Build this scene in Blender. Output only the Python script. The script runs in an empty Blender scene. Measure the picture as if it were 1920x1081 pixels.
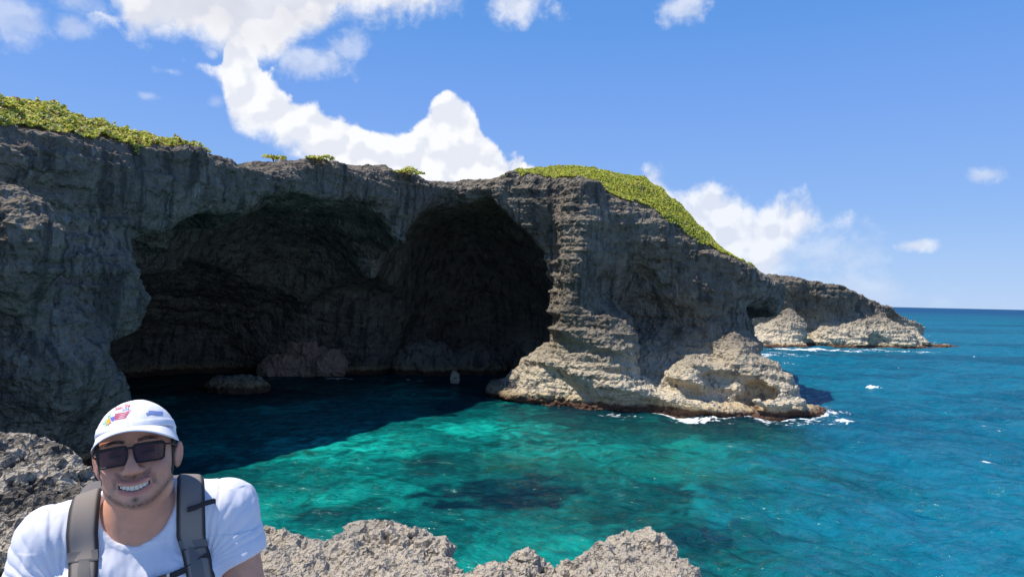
import bpy, math, random
import numpy as np
from mathutils import Vector, Matrix

scene = bpy.context.scene
rng = np.random.default_rng(7)
random.seed(7)

# ------------------------------------------------------------------ camera
F_PX = 1321.0                       # focal length in pixels of the 1920 wide photograph
PITCH, ROLL = math.radians(0.82), math.radians(1.25)
CAM = np.array((0.0, 0.0, 8.0))
_w = np.array((0.0, math.cos(PITCH), math.sin(PITCH)))
_r0 = np.array((1.0, 0.0, 0.0)); _u0 = np.array((0.0, -math.sin(PITCH), math.cos(PITCH)))
_r = math.cos(ROLL) * _r0 + math.sin(ROLL) * _u0
_u = -math.sin(ROLL) * _r0 + math.cos(ROLL) * _u0

def ray(px, py):
    return _w + _r * ((px - 960.0) / F_PX) + _u * ((540.5 - py) / F_PX)

def P(px, py, Y):
    """where the sight line of a point of the photograph is Y metres ahead of the viewer"""
    d = ray(px, py)
    return CAM + d * (Y / d[1])

def W(px, py, z=0.0):
    """where that sight line meets the level z"""
    d = ray(px, py)
    return CAM + d * ((z - CAM[2]) / d[2])

cam_data = bpy.data.cameras.new('camera')
cam_data.sensor_width = 36.0
cam_data.lens = 36.0 * F_PX / 1920.0
cam_data.clip_start = 0.05
cam_data.clip_end = 60000.0
cam = bpy.data.objects.new('camera', cam_data)
scene.collection.objects.link(cam)
cam.matrix_world = Matrix(((_r[0], _u[0], -_w[0], CAM[0]), (_r[1], _u[1], -_w[1], CAM[1]),
                           (_r[2], _u[2], -_w[2], CAM[2]), (0, 0, 0, 1)))
scene.camera = cam

# ------------------------------------------------------------------ light
SUN_DIR = Vector((-0.44, -0.07, 0.89)).normalized()        # towards the sun
sun_data = bpy.data.lights.new('sun', 'SUN')
sun_data.energy = 5.0
sun_data.angle = math.radians(0.53)
sun_data.color = (1.0, 0.94, 0.84)
sun = bpy.data.objects.new('sun', sun_data)
scene.collection.objects.link(sun)
sun.rotation_euler = SUN_DIR.to_track_quat('Z', 'Y').to_euler()
sun.location = (0, 0, 60)

scene.view_settings.view_transform = 'Standard'
scene.view_settings.look = 'None'
scene.view_settings.exposure = 0.18
scene.view_settings.gamma = 1.0
scene.view_settings.use_curve_mapping = False
scene.render.engine = 'CYCLES'
scene.cycles.use_denoising = True
scene.cycles.max_bounces = 6
scene.cycles.diffuse_bounces = 4
scene.cycles.transparent_max_bounces = 8
# ------------------------------------------------------------------ sky with clouds
class NT:
    """small helper to write node graphs as expressions"""
    def __init__(self, tree):
        self.t = tree; self.n = tree.nodes; self.l = tree.links
    def node(self, kind, **kw):
        nd = self.n.new(kind)
        for k, v in kw.items(): setattr(nd, k, v)
        return nd
    def put(self, sock, v):
        if isinstance(v, bpy.types.NodeSocket): self.l.new(v, sock)
        elif v is not None: sock.default_value = v
    def m(self, op, a, b=None, c=None, clamp=False):
        nd = self.node('ShaderNodeMath', operation=op, use_clamp=clamp)
        self.put(nd.inputs[0], a)
        if b is not None: self.put(nd.inputs[1], b)
        if c is not None: self.put(nd.inputs[2], c)
        return nd.outputs[0]
    def add(self, a, b): return self.m('ADD', a, b)
    def sub(self, a, b): return self.m('SUBTRACT', a, b)
    def mul(self, a, b): return self.m('MULTIPLY', a, b)
    def mx(self, a, b): return self.m('MAXIMUM', a, b)
    def mn(self, a, b): return self.m('MINIMUM', a, b)
    def step(self, x, lo, hi, out0=0.0, out1=1.0, smooth=True):
        nd = self.node('ShaderNodeMapRange', interpolation_type='SMOOTHSTEP' if smooth else 'LINEAR')
        nd.clamp = True
        self.put(nd.inputs['Value'], x)
        for k, v in zip(('From Min', 'From Max', 'To Min', 'To Max'), (lo, hi, out0, out1)): self.put(nd.inputs[k], v)
        return nd.outputs['Result']
    def noise(self, vec, scale, detail=4.0, rough=0.55, lac=2.0, dist=0.0, out='Fac', dims='3D'):
        nd = self.node('ShaderNodeTexNoise', noise_dimensions=dims)
        self.put(nd.inputs['Vector'], vec)
        nd.inputs['Scale'].default_value = scale; nd.inputs['Detail'].default_value = detail
        nd.inputs['Roughness'].default_value = rough; nd.inputs['Lacunarity'].default_value = lac
        nd.inputs['Distortion'].default_value = dist
        return nd.outputs[out]
    def voro(self, vec, scale, feature='F1', out='Distance', rand=1.0, detail=0.0):
        nd = self.node('ShaderNodeTexVoronoi', feature=feature)
        self.put(nd.inputs['Vector'], vec); nd.inputs['Scale'].default_value = scale
        nd.inputs['Randomness'].default_value = rand
        nd.inputs['Detail'].default_value = detail
        return nd.outputs[out]
    def mix(self, f, a, b, blend='MIX'):
        nd = self.node('ShaderNodeMix', data_type='RGBA', blend_type=blend)
        self.put(nd.inputs['Factor'], f)
        self.put(nd.inputs[6], a if not isinstance(a, tuple) else tuple(a) + (1,) * (4 - len(a)))
        self.put(nd.inputs[7], b if not isinstance(b, tuple) else tuple(b) + (1,) * (4 - len(b)))
        return nd.outputs[2]
    def vm(self, op, a, b=None, scale=None):
        nd = self.node('ShaderNodeVectorMath', operation=op)
        self.put(nd.inputs[0], a)
        if b is not None: self.put(nd.inputs[1], b)
        if scale is not None: self.put(nd.inputs['Scale'], scale)
        return nd.outputs[0]
    def xyz(self, v):
        nd = self.node('ShaderNodeSeparateXYZ'); self.put(nd.inputs[0], v); return nd.outputs
    def comb(self, x, y, z):
        nd = self.node('ShaderNodeCombineXYZ')
        for i, v in enumerate((x, y, z)): self.put(nd.inputs[i], v)
        return nd.outputs[0]
    def curve(self, x, pts):
        """piecewise curve through pts, x and y both in 0..1"""
        nd = self.node('ShaderNodeFloatCurve')
        c = nd.mapping.curves[0]
        while len(c.points) > 2: c.points.remove(c.points[0])
        c.points[0].location = pts[0]; c.points[-1].location = pts[-1]
        for p in pts[1:-1]: c.points.new(*p)
        for p in c.points: p.handle_type = 'AUTO_CLAMPED'
        nd.mapping.use_clip = False
        nd.mapping.update()
        self.put(nd.inputs['Value'], x)
        return nd.outputs[0]

world = bpy.data.worlds.new('World')
scene.world = world
world.use_nodes = True
g = NT(world.node_tree)
for nd in list(g.n): g.n.remove(nd)
D = g.vm('NORMALIZE', g.node('ShaderNodeTexCoord').outputs['Generated'])
sky = g.node('ShaderNodeTexSky', sky_type='NISHITA')
sky.sun_disc = False
sky.sun_elevation = math.asin(SUN_DIR.z)
sky.sun_rotation = math.atan2(SUN_DIR.x, SUN_DIR.y)
sky.altitude = 0.0; sky.air_density = 1.0; sky.dust_density = 0.0; sky.ozone_density = 2.0
SKY_STRENGTH = 0.10
dx, dy, dz = g.xyz(D)
az = g.m('ARCTAN2', dx, dy)
el = g.m('ARCSINE', dz)

def azel(px, py):
    d = ray(px, py); d = d / np.linalg.norm(d)
    return math.atan2(d[0], d[1]), math.asin(d[2])
AZ0, AZ1, EL0, EL1 = -0.75, 0.75, -0.1, 0.6
azn = g.step(az, AZ0, AZ1, smooth=False)
def line(pts):
    q = sorted((((a - AZ0) / (AZ1 - AZ0)), ((e - EL0) / (EL1 - EL0))) for a, e in (azel(*p) for p in pts))
    c = g.curve(azn, q)
    return g.add(g.mul(c, EL1 - EL0), EL0)

warp = g.vm('SUBTRACT', g.noise(D, 5.0, 3.0, 0.5, out='Color'), (0.5, 0.5, 0.5))
Dw = g.vm('ADD', D, g.vm('SCALE', warp, scale=0.06))
n_big = g.sub(g.noise(Dw, 7.0, 4.0, 0.55), 0.5)
n_mid = g.sub(g.noise(Dw, 22.0, 7.0, 0.62), 0.5)
vor = g.voro(g.vm('ADD', D, g.vm('SCALE', warp, scale=0.03)), 26.0, 'SMOOTH_F1', detail=1.5)   # cauliflower lobes
lobes = g.sub(0.42, vor)
edge = g.add(g.add(g.mul(n_mid, 0.060), g.mul(lobes, 0.040)), 0.012)
soft = g.add(g.mul(n_big, 0.10), g.mul(n_mid, 0.07))

def band(top, bot, e_top, e_bot, s_top, s_bot):
    """cloud between two lines drawn over the azimuth"""
    a = g.step(g.add(g.sub(line(top), el), e_top), 0.0, s_top)
    b = g.step(g.add(g.sub(el, line(bot)), e_bot), 0.0, s_bot)
    return g.mul(a, b)
def puff(px, py, rx, ry, amp, lo, hi, nz, tilt=0.0):
    a0, e0 = azel(px, py)
    u = g.mul(g.sub(az, a0), F_PX / rx); v = g.mul(g.sub(el, e0), F_PX / ry)
    if tilt:
        c, s = math.cos(tilt), math.sin(tilt)
        u, v = g.add(g.mul(u, c), g.mul(v, s)), g.sub(g.mul(v, c), g.mul(u, s))
    r = g.m('SQRT', g.add(g.mul(u, u), g.mul(v, v)))
    return g.mul(g.step(g.add(g.sub(1.0, r), g.mul(nz, 1.0)), lo, hi), amp)

# the long cumulus that sweeps down to the tower above the arch
cumulus = band([(380, 120), (405, 130), (430, 60), (470, 60), (490, 118), (520, 150), (560, 192), (610, 208), (650, 215), (690, 232), (740, 238), (780, 228), (806, 205),
                (828, 172), (846, 160), (862, 160), (886, 184), (906, 225), (935, 268), (955, 294), (970, 285), (990, 315), (1010, 345)],
               [(380, 110), (405, 125), (430, 200), (465, 250), (520, 275), (570, 300), (700, 420), (960, 420), (1010, 340)],
               edge, g.add(soft, 0.018), 0.012, 0.03)
# soft grey-bellied cloud overhead, joined to it
over = band([(200, -40), (260, -160), (700, -160), (870, -40)],
            [(200, -20), (230, 20), (262, 58), (330, 66), (420, 100), (445, 130), (500, 120), (550, 75), (620, 52), (700, 46), (800, 44), (855, 25), (890, -20)],
            soft, g.add(soft, 0.010), 0.06, 0.035)
# the lower bank to the right of the headland
bank = band([(1190, 345), (1215, 325), (1240, 322), (1275, 345), (1310, 340), (1340, 318), (1370, 318), (1400, 352), (1440, 378), (1480, 372), (1505, 358), (1535, 386), (1610, 396), (1660, 430)],
            [(1190, 345), (1230, 520), (1400, 560), (1470, 500), (1520, 465), (1570, 455), (1620, 440), (1660, 425)],
            g.add(edge, g.mul(soft, 0.4)), g.add(g.mul(soft, 1.4), 0.01), 0.032, 0.07)
bank = g.mul(bank, 0.86)
wisp = g.mul(n_mid, 2.6)
parts = [puff(590, 122, 75, 42, 0.55, 0.0, 0.8, wisp, 0.5), puff(650, 85, 45, 32, 0.42, 0.0, 0.9, wisp),
         puff(985, 8, 85, 38, 0.75, 0.0, 0.9, wisp), puff(1280, 10, 62, 30, 0.62, 0.0, 0.9, wisp),
         puff(20, 30, 60, 55, 0.45, 0.0, 1.0, wisp), puff(138, 50, 36, 22, 0.4, 0.0, 0.9, wisp), puff(150, 2, 60, 24, 0.4, 0.0, 1.0, wisp),
         puff(278, 180, 26, 9, 0.3, 0.0, 1.0, wisp), puff(320, 134, 24, 9, 0.3, 0.0, 1.0, wisp), puff(400, 100, 16, 12, 0.5, 0.0, 1.0, wisp),
         puff(405, 190, 20, 14, 0.3, 0.0, 1.0, wisp),
         puff(1850, 328, 38, 17, 0.5, 0.0, 1.0, wisp, -0.3), puff(1715, 460, 38, 13, 0.68, 0.0, 0.9, wisp),
         puff(1480, 470, 160, 70, 0.35, 0.0, 1.0, wisp), puff(1560, 540, 190, 40, 0.3, 0.0, 1.0, wisp)]
wisps = parts[0]
for p_ in parts[1:]: wisps = g.mx(wisps, p_)
# scattered fair-weather cloud over the rest of the sky, behind and beside the viewer
outside = g.m('GREATER_THAN', g.m('ABSOLUTE', az), 0.80)
high = g.step(el, 0.52, 0.68)
rest = g.mul(g.mul(g.step(g.add(g.noise(g.vm('MULTIPLY', D, (1, 1, 2.2)), 2.3, 7.0, 0.55), g.mul(lobes, 0.05)), 0.56, 0.64), g.mx(g.step(g.m('ABSOLUTE', az), 0.78, 0.95), high)), g.step(el, 0.03, 0.1))

dens = g.mx(g.mx(cumulus, over), g.mx(g.mx(bank, wisps), rest))
# shading of the cloud mass: lobes turned to the sun are whiter, bellies greyer
L = tuple(SUN_DIR * 0.018)
vor2 = g.voro(g.vm('ADD', g.vm('ADD', D, L), g.vm('SCALE', warp, scale=0.03)), 26.0, 'SMOOTH_F1', detail=1.5)
relief = g.mul(g.sub(vor2, vor), 2.2)
n_b2 = g.sub(g.noise(g.vm('ADD', Dw, L), 22.0, 7.0, 0.62), 0.5)
relief = g.add(relief, g.mul(g.sub(n_mid, n_b2), 1.7))
lit = g.add(0.80, relief)
lit = g.m('MINIMUM', g.mx(lit, 0.55), 1.0)
belly = g.mul(over, g.step(el, 0.27, 0.42))
cloud_col = g.mix(lit, (0.52, 0.58, 0.72), (0.86, 0.87, 0.90))
cloud_col = g.mix(g.mul(belly, g.step(g.add(0.5, g.mul(n_big, 2.0)), 0.2, 0.9)), cloud_col, (0.50, 0.51, 0.60))
# clear sky: the physical sky, a little deeper towards the zenith
sky_col = g.vm('SCALE', sky.outputs[0], scale=SKY_STRENGTH)
ramp = g.node('ShaderNodeValToRGB')
cr_ = ramp.color_ramp; cr_.interpolation = 'LINEAR'
for e_, c_ in ((0.0, (0.38, 0.55, 0.84)), (0.06, (0.32, 0.50, 0.83)), (0.13, (0.24, 0.43, 0.82)), (0.265, (0.165, 0.345, 0.80)), (0.38, (0.105, 0.295, 0.73)), (1.0, (0.045, 0.17, 0.55))):
    k_ = cr_.elements[0] if e_ == 0 else (cr_.elements[len(cr_.elements) - 1] if e_ == 1.0 else cr_.elements.new(e_))
    k_.position = e_; k_.color = c_ + (1,)
g.put(ramp.inputs[0], g.mx(el, 0.0))
sky_col = g.mix(0.90, sky_col, ramp.outputs[0])
final = g.mix(dens, sky_col, cloud_col)
bg = g.node('ShaderNodeBackground'); g.put(bg.inputs['Color'], final); bg.inputs['Strength'].default_value = 1.0
g.l.new(bg.outputs[0], g.node('ShaderNodeOutputWorld').inputs[0])
world.cycles.sampling_method = 'MANUAL'
world.cycles.sample_map_resolution = 1024
# ------------------------------------------------------------------ numeric noise and meshing helpers
def _hash(ix, iy, iz, seed):
    h = (ix.astype(np.uint32) * np.uint32(374761393)) ^ (iy.astype(np.uint32) * np.uint32(668265263)) ^ (iz.astype(np.uint32) * np.uint32(2246822519)) ^ np.uint32(seed * 3266489917 & 0xffffffff)
    h = (h ^ (h >> np.uint32(13))) * np.uint32(1274126177)
    h = (h ^ (h >> np.uint32(15))) * np.uint32(2654435761)
    return h ^ (h >> np.uint32(16))

_G = rng.normal(size=(256, 3)).astype(np.float32)
_G /= np.linalg.norm(_G, axis=1, keepdims=True)

def gnoise(p, seed=0):
    """gradient noise, about -0.6..0.6"""
    p = np.asarray(p, np.float32)
    i = np.floor(p).astype(np.int32); f = p - i
    u = f * f * f * (f * (f * 6 - 15) + 10)
    res = None
    vals = []
    for dx in (0, 1):
        for dy in (0, 1):
            for dz in (0, 1):
                h = _hash(i[:, 0] + dx, i[:, 1] + dy, i[:, 2] + dz, seed) & np.uint32(255)
                gr = _G[h]
                vals.append(gr[:, 0] * (f[:, 0] - dx) + gr[:, 1] * (f[:, 1] - dy) + gr[:, 2] * (f[:, 2] - dz))
    x0 = vals[0] + u[:, 2] * (vals[1] - vals[0]); x1 = vals[2] + u[:, 2] * (vals[3] - vals[2])
    x2 = vals[4] + u[:, 2] * (vals[5] - vals[4]); x3 = vals[6] + u[:, 2] * (vals[7] - vals[6])
    y0 = x0 + u[:, 1] * (x1 - x0); y1 = x2 + u[:, 1] * (x3 - x2)
    return y0 + u[:, 0] * (y1 - y0)

def fbm(p, freq, octaves=4, gain=0.5, seed=0, ridged=False, stretch=(1, 1, 1)):
    p = np.asarray(p, np.float32) * np.asarray(stretch, np.float32) * freq
    out = np.zeros(len(p), np.float32); a = 1.0
    for o in range(octaves):
        n = gnoise(p, seed + o * 17)
        out += a * ((0.5 - np.abs(n) * 2.0) if ridged else n * 1.6)
        a *= gain; p = p * 2.03 + 11.7
    return out

def worley(p, freq, seed=0, stretch=(1, 1, 1)):
    """distance to the nearest and second nearest scattered point"""
    p = np.asarray(p, np.float32) * np.asarray(stretch, np.float32) * freq
    i = np.floor(p).astype(np.int32); f = p - i
    d1 = np.full(len(p), 9.0, np.float32); d2 = d1.copy()
    for dx in (-1, 0, 1):
        for dy in (-1, 0, 1):
            for dz in (-1, 0, 1):
                h = _hash(i[:, 0] + dx, i[:, 1] + dy, i[:, 2] + dz, seed)
                ox = (h & np.uint32(1023)).astype(np.float32) / 1023.0 + dx - f[:, 0]
                oy = ((h >> np.uint32(10)) & np.uint32(1023)).astype(np.float32) / 1023.0 + dy - f[:, 1]
                oz = ((h >> np.uint32(20)) & np.uint32(1023)).astype(np.float32) / 1023.0 + dz - f[:, 2]
                d = ox * ox + oy * oy + oz * oz
                d2 = np.minimum(d2, np.maximum(d, d1)); d1 = np.minimum(d1, d)
    return np.sqrt(d1), np.sqrt(d2)

def sstep(x, a, b):
    t = np.clip((x - a) / (b - a), 0, 1)
    return t * t * (3 - 2 * t)

def smin(a, b, k):
    h = np.clip(0.5 + 0.5 * (b - a) / k, 0, 1)
    return b + (a - b) * h - k * h * (1 - h)
def smax(a, b, k): return -smin(-a, -b, k)

def sd_poly(X, Y, poly):
    """signed distance to a closed polygon in plan, negative inside"""
    poly = np.asarray(poly, float)
    d = np.full(X.shape, 1e9); inside = np.zeros(X.shape, bool)
    n = len(poly)
    for k in range(n):
        a = poly[k]; b = poly[(k + 1) % n]
        e = b - a; wx = X - a[0]; wy = Y - a[1]
        t = np.clip((wx * e[0] + wy * e[1]) / (e @ e), 0, 1)
        d = np.minimum(d, (wx - t * e[0]) ** 2 + (wy - t * e[1]) ** 2)
        c = ((a[1] <= Y) & (b[1] > Y)) | ((b[1] <= Y) & (a[1] > Y))
        if e[1] != 0:
            xc = a[0] + (Y - a[1]) / e[1] * e[0]
            inside ^= c & (X < xc)
    d = np.sqrt(d)
    return np.where(inside, -d, d)

def ell(X, Y, Z, c, r, rot=0.0):
    """approximate signed distance to an ellipsoid turned about z"""
    dx, dy, dz = X - c[0], Y - c[1], Z - c[2]
    if rot:
        ca, sa = math.cos(rot), math.sin(rot)
        dx, dy = dx * ca + dy * sa, -dx * sa + dy * ca
    k0 = np.sqrt((dx / r[0]) ** 2 + (dy / r[1]) ** 2 + (dz / r[2]) ** 2)
    k1 = np.sqrt((dx / r[0] ** 2) ** 2 + (dy / r[1] ** 2) ** 2 + (dz / r[2] ** 2) ** 2) + 1e-6
    return k0 * (k0 - 1.0) / k1

def surface_net(Fv, org, h):
    """closed quad mesh of the zero level of a sampled field (negative inside)"""
    Fv = np.pad(Fv, 1, constant_values=abs(h) * 2.0)
    org = np.asarray(org, float) - h
    s = Fv < 0
    nx, ny, nz = Fv.shape
    cnt = np.zeros((nx - 1, ny - 1, nz - 1), np.int8)
    for a in (0, 1):
        for b in (0, 1):
            for c in (0, 1):
                cnt += s[a:nx - 1 + a, b:ny - 1 + b, c:nz - 1 + c]
    act = (cnt > 0) & (cnt < 8)
    I, J, K = np.nonzero(act)
    idx = np.full(act.shape, -1, np.int64); idx[I, J, K] = np.arange(len(I))
    cs = [(a, b, c) for a in (0, 1) for b in (0, 1) for c in (0, 1)]
    val = {c: Fv[I + c[0], J + c[1], K + c[2]] for c in cs}
    acc = np.zeros((len(I), 3)); num = np.zeros(len(I))
    for a in cs:
        for ax in range(3):
            if a[ax]: continue
            b = list(a); b[ax] = 1; b = tuple(b)
            va, vb = val[a], val[b]
            mk = (va < 0) != (vb < 0)
            t = np.where(mk, va / np.where(mk, va - vb, 1.0), 0.0)
            pt = np.tile(np.array(a, float), (len(I), 1)); pt[:, ax] += t
            acc += pt * mk[:, None]; num += mk
    V = acc / num[:, None] + np.stack((I, J, K), 1)
    V = V * h + org
    Q = []
    for ax in range(3):
        o1, o2 = (ax + 1) % 3, (ax + 2) % 3
        sl0 = [slice(1, -1)] * 3; sl1 = [slice(1, -1)] * 3
        sl0[ax] = slice(0, -1); sl1[ax] = slice(1, None)
        s0 = s[tuple(sl0)]; s1 = s[tuple(sl1)]
        e = np.argwhere(s0 != s1)
        off = np.ones(3, int); off[ax] = 0
        e = e + off
        sg = s[e[:, 0], e[:, 1], e[:, 2]]
        def cell(d1, d2):
            q = e.copy(); q[:, o1] -= d1; q[:, o2] -= d2
            return idx[q[:, 0], q[:, 1], q[:, 2]]
        q = np.stack((cell(1, 1), cell(0, 1), cell(0, 0), cell(1, 0)), 1)
        q[~sg] = q[~sg][:, ::-1]
        Q.append(q)
    return V, np.concatenate(Q)

def subdivide(V, Q):
    """every quad into four"""
    E = np.stack((Q, np.roll(Q, -1, 1)), 2).reshape(-1, 2)
    Es = np.sort(E, 1); key = Es[:, 0] * (len(V) + 1) + Es[:, 1]
    uk, inv = np.unique(key, return_inverse=True)
    a = uk // (len(V) + 1); b = uk % (len(V) + 1)
    ev = 0.5 * (V[a] + V[b])
    fv = V[Q].mean(1)
    n0 = len(V); n1 = n0 + len(ev)
    ei = inv.reshape(-1, 4) + n0
    fi = np.arange(len(Q)) + n1
    q = np.concatenate([np.stack((Q[:, k], ei[:, k], fi, ei[:, k - 1]), 1) for k in range(4)])
    return np.concatenate((V, ev, fv)), q

def relax(V, Q, n=1, w=0.5):
    E = np.stack((Q, np.roll(Q, -1, 1)), 2).reshape(-1, 2)
    for _ in range(n):
        deg = np.bincount(E[:, 0], minlength=len(V)) + np.bincount(E[:, 1], minlength=len(V))
        acc = np.stack([np.bincount(E[:, 0], V[E[:, 1], k], len(V)) + np.bincount(E[:, 1], V[E[:, 0], k], len(V)) for k in range(3)], 1)
        V = V * (1 - w) + acc / np.maximum(deg, 1)[:, None] * w
    return V

def normals(V, Q):
    n = np.cross(V[Q[:, 2]] - V[Q[:, 0]], V[Q[:, 3]] - V[Q[:, 1]])
    N = np.stack([np.bincount(Q.ravel(), np.repeat(n[:, k], Q.shape[1]), len(V)) for k in range(3)], 1)
    return N / np.maximum(np.linalg.norm(N, axis=1, keepdims=True), 1e-9)

def mesh_np(name, V, Q, mat, smooth=False, attrs=None, colors=None):
    V = np.asarray(V, np.float32); Q = np.asarray(Q)
    me = bpy.data.meshes.new(name)
    k = Q.shape[1]
    me.vertices.add(len(V)); me.vertices.foreach_set('co', V.ravel())
    me.loops.add(Q.size); me.loops.foreach_set('vertex_index', Q.ravel().astype(np.int32))
    me.polygons.add(len(Q))
    me.polygons.foreach_set('loop_start', np.arange(0, Q.size, k, dtype=np.int32))
    me.polygons.foreach_set('use_smooth', np.full(len(Q), bool(smooth)))
    me.update(calc_edges=True)
    for an, v in (attrs or {}).items():
        at = me.attributes.new(an, 'FLOAT', 'POINT'); at.data.foreach_set('value', np.asarray(v, np.float32))
    for an, v in (colors or {}).items():
        v = np.asarray(v, np.float32)
        if v.shape[1] == 3: v = np.concatenate((v, np.ones((len(v), 1), np.float32)), 1)
        at = me.attributes.new(an, 'FLOAT_COLOR', 'POINT'); at.data.foreach_set('color', v.ravel())
    if mat: me.materials.append(mat)
    return me

def link(name, me, parent=None, kind=None, label=None, cat=None, group=None, loc=None):
    o = bpy.data.objects.new(name, me)
    scene.collection.objects.link(o)
    if parent is not None: o.parent = parent
    if loc is not None: o.location = loc
    if kind: o['kind'] = kind
    if label: o['label'] = label
    if cat: o['category'] = cat
    if group: o['group'] = group
    return o

def material(name):
    m = bpy.data.materials.new(name); m.use_nodes = True
    g = NT(m.node_tree)
    for nd in list(g.n): g.n.remove(nd)
    out = g.node('ShaderNodeOutputMaterial')
    b = g.node('ShaderNodeBsdfPrincipled')
    g.l.new(b.outputs[0], out.inputs[0])
    return m, g, b, out

def bump(g, b, height, dist, strength=1.0, prev=None):
    nd = g.node('ShaderNodeBump'); nd.inputs['Distance'].default_value = dist; nd.inputs['Strength'].default_value = strength
    g.put(nd.inputs['Height'], height)
    if prev is not None: g.l.new(prev, nd.inputs['Normal'])
    g.l.new(nd.outputs[0], b.inputs['Normal'])
    return nd.outputs[0]

def plain(name, col, rough=0.6, spec=0.4, metallic=0.0, grain=0.0, gscale=80.0):
    m, g, b, o = material(name)
    b.inputs['Roughness'].default_value = rough
    b.inputs['Specular IOR Level'].default_value = spec
    b.inputs['Metallic'].default_value = metallic
    if grain:
        pos = g.node('ShaderNodeTexCoord').outputs['Object']
        f = g.noise(pos, gscale, 3.0, 0.6)
        c = g.mix(f, tuple(x * (1 - grain) for x in col), tuple(min(1, x * (1 + grain)) for x in col))
        g.put(b.inputs['Base Color'], c)
        bump(g, b, f, 0.002, 0.4)
    else:
        b.inputs['Base Color'].default_value = tuple(col) + (1,)
    return m
# ------------------------------------------------------------------ materials of rock
def rock_material(name, scale=1.0, z_cream=(1.0, 6.5), band=True, dark=1.0, sea_only=False):
    m, g, b, out = material(name)
    geo = g.node('ShaderNodeNewGeometry')
    p = geo.outputs['Position']
    x, y, z = g.xyz(p)
    n1 = g.noise(p, 0.22 * scale, 5.0, 0.6)
    n2 = g.noise(p, 1.3 * scale, 5.0, 0.62)
    n3 = g.noise(p, 6.0 * scale, 4.0, 0.65)
    streak = g.noise(g.vm('MULTIPLY', p, (1.0, 1.0, 0.13)), 1.5 * scale, 4.0, 0.6)
    streak2 = g.noise(g.vm('MULTIPLY', p, (1.0, 1.0, 0.10)), 4.0 * scale, 3.0, 0.6)
    # weathered grey skin, tan where it is broken
    grey = g.mix(n2, tuple(c * dark for c in (0.066, 0.056, 0.045)), tuple(c * dark for c in (0.285, 0.240, 0.187)))
    tan = g.mix(n3, (0.15, 0.125, 0.095), (0.34, 0.285, 0.215))
    col = g.mix(g.step(g.add(g.mul(n1, 0.6), g.mul(n2, 0.5)), 0.50, 0.68), grey, tan)
    # black algae streaks and pale washed streaks running down
    col = g.mix(g.mul(g.step(streak, 0.49, 0.63), 0.68), col, (0.035, 0.034, 0.033))
    col = g.mix(g.mul(g.mul(g.step(streak2, 0.55, 0.70), g.step(n1, 0.45, 0.6)), 0.75), col, (0.31, 0.32, 0.31))
    # clean cream stone within reach of the spray
    zc = g.add(z, g.mul(g.sub(n1, 0.5), 5.0))
    cream = g.mix(n3, (0.42, 0.35, 0.245), (0.78, 0.68, 0.51))
    cream = g.mix(g.step(n2, 0.52, 0.64), cream, (0.24, 0.215, 0.175))
    wash = g.step(zc, z_cream[0], z_cream[1], 1.0, 0.0)
    if sea_only: wash = g.mul(wash, g.step(g.add(x, g.mul(g.sub(n1, 0.5), 3.0)), -1.5, 2.0))     # cream only on the seaward rock
    col = g.mix(wash, col, cream)
    if band:
        zb = g.add(z, g.mul(g.sub(n2, 0.5), 0.9))
        col = g.mix(g.step(zb, 0.70, 1.10, 0.45, 0.0), col, g.mix(n3, (0.34, 0.22, 0.09), (0.50, 0.36, 0.16)))
        col = g.mix(g.step(zb, 0.40, 0.66, 0.95, 0.0), col, g.mix(n3, (0.030, 0.015, 0.011), (0.17, 0.085, 0.055)))
    g.put(b.inputs['Base Color'], col)
    b.inputs['Roughness'].default_value = 0.92
    b.inputs['Specular IOR Level'].default_value = 0.2
    v1 = g.voro(p, 2.2 * scale, 'F1', detail=2.0)
    h1 = g.add(g.mul(v1, 0.6), g.add(g.mul(n2, 0.6), g.mul(n3, 0.35)))
    bump(g, b, h1, 0.35 / scale, 1.0)
    return m

M_CLIFF = rock_material('karst_limestone', sea_only=True)

# ------------------------------------------------------------------ the cliff with the sea cave
LIP = [(-260, 215, 18, 1.0), (-150, 222, 24, 1.1), (0, 234, 28, 1.1), (150, 248, 31, 1.1), (250, 262, 33.5, 1.1), (330, 276, 36, 0.7), (400, 276, 38.5, 0.55), (480, 284, 41, 0.3), (560, 293, 44.5, 0.2),
       (640, 304, 48.5, 0.1), (720, 319, 52.5, 0.3), (790, 332, 56, 0.3), (814, 340, 58, 0.0), (840, 331, 58.5, 0.0), (900, 325, 57, 0.1), (960, 323, 56, 0.4), (1040, 333, 55, 1.9),
       (1090, 346, 54, 2.4), (1150, 368, 53.5, 2.9), (1250, 402, 53, 3.6), (1310, 446, 53.2, 3.0), (1350, 474, 54, 1.9), (1400, 488, 55, 0.9), (1440, 503, 56.5, 0.45), (1463, 515, 58.5, 0.2), (1465, 516, 63, 0.0)]
LIPW = np.array([P(a, b_, c) for a, b_, c, d in LIP])
LIPH = np.array([d for a, b_, c, d in LIP])
LAND = [tuple(q[:2]) for q in LIPW] + [(25, 72), (30, 92), (34, 112), (-75, 112), (-75, 12), (-24, 12)]

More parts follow.
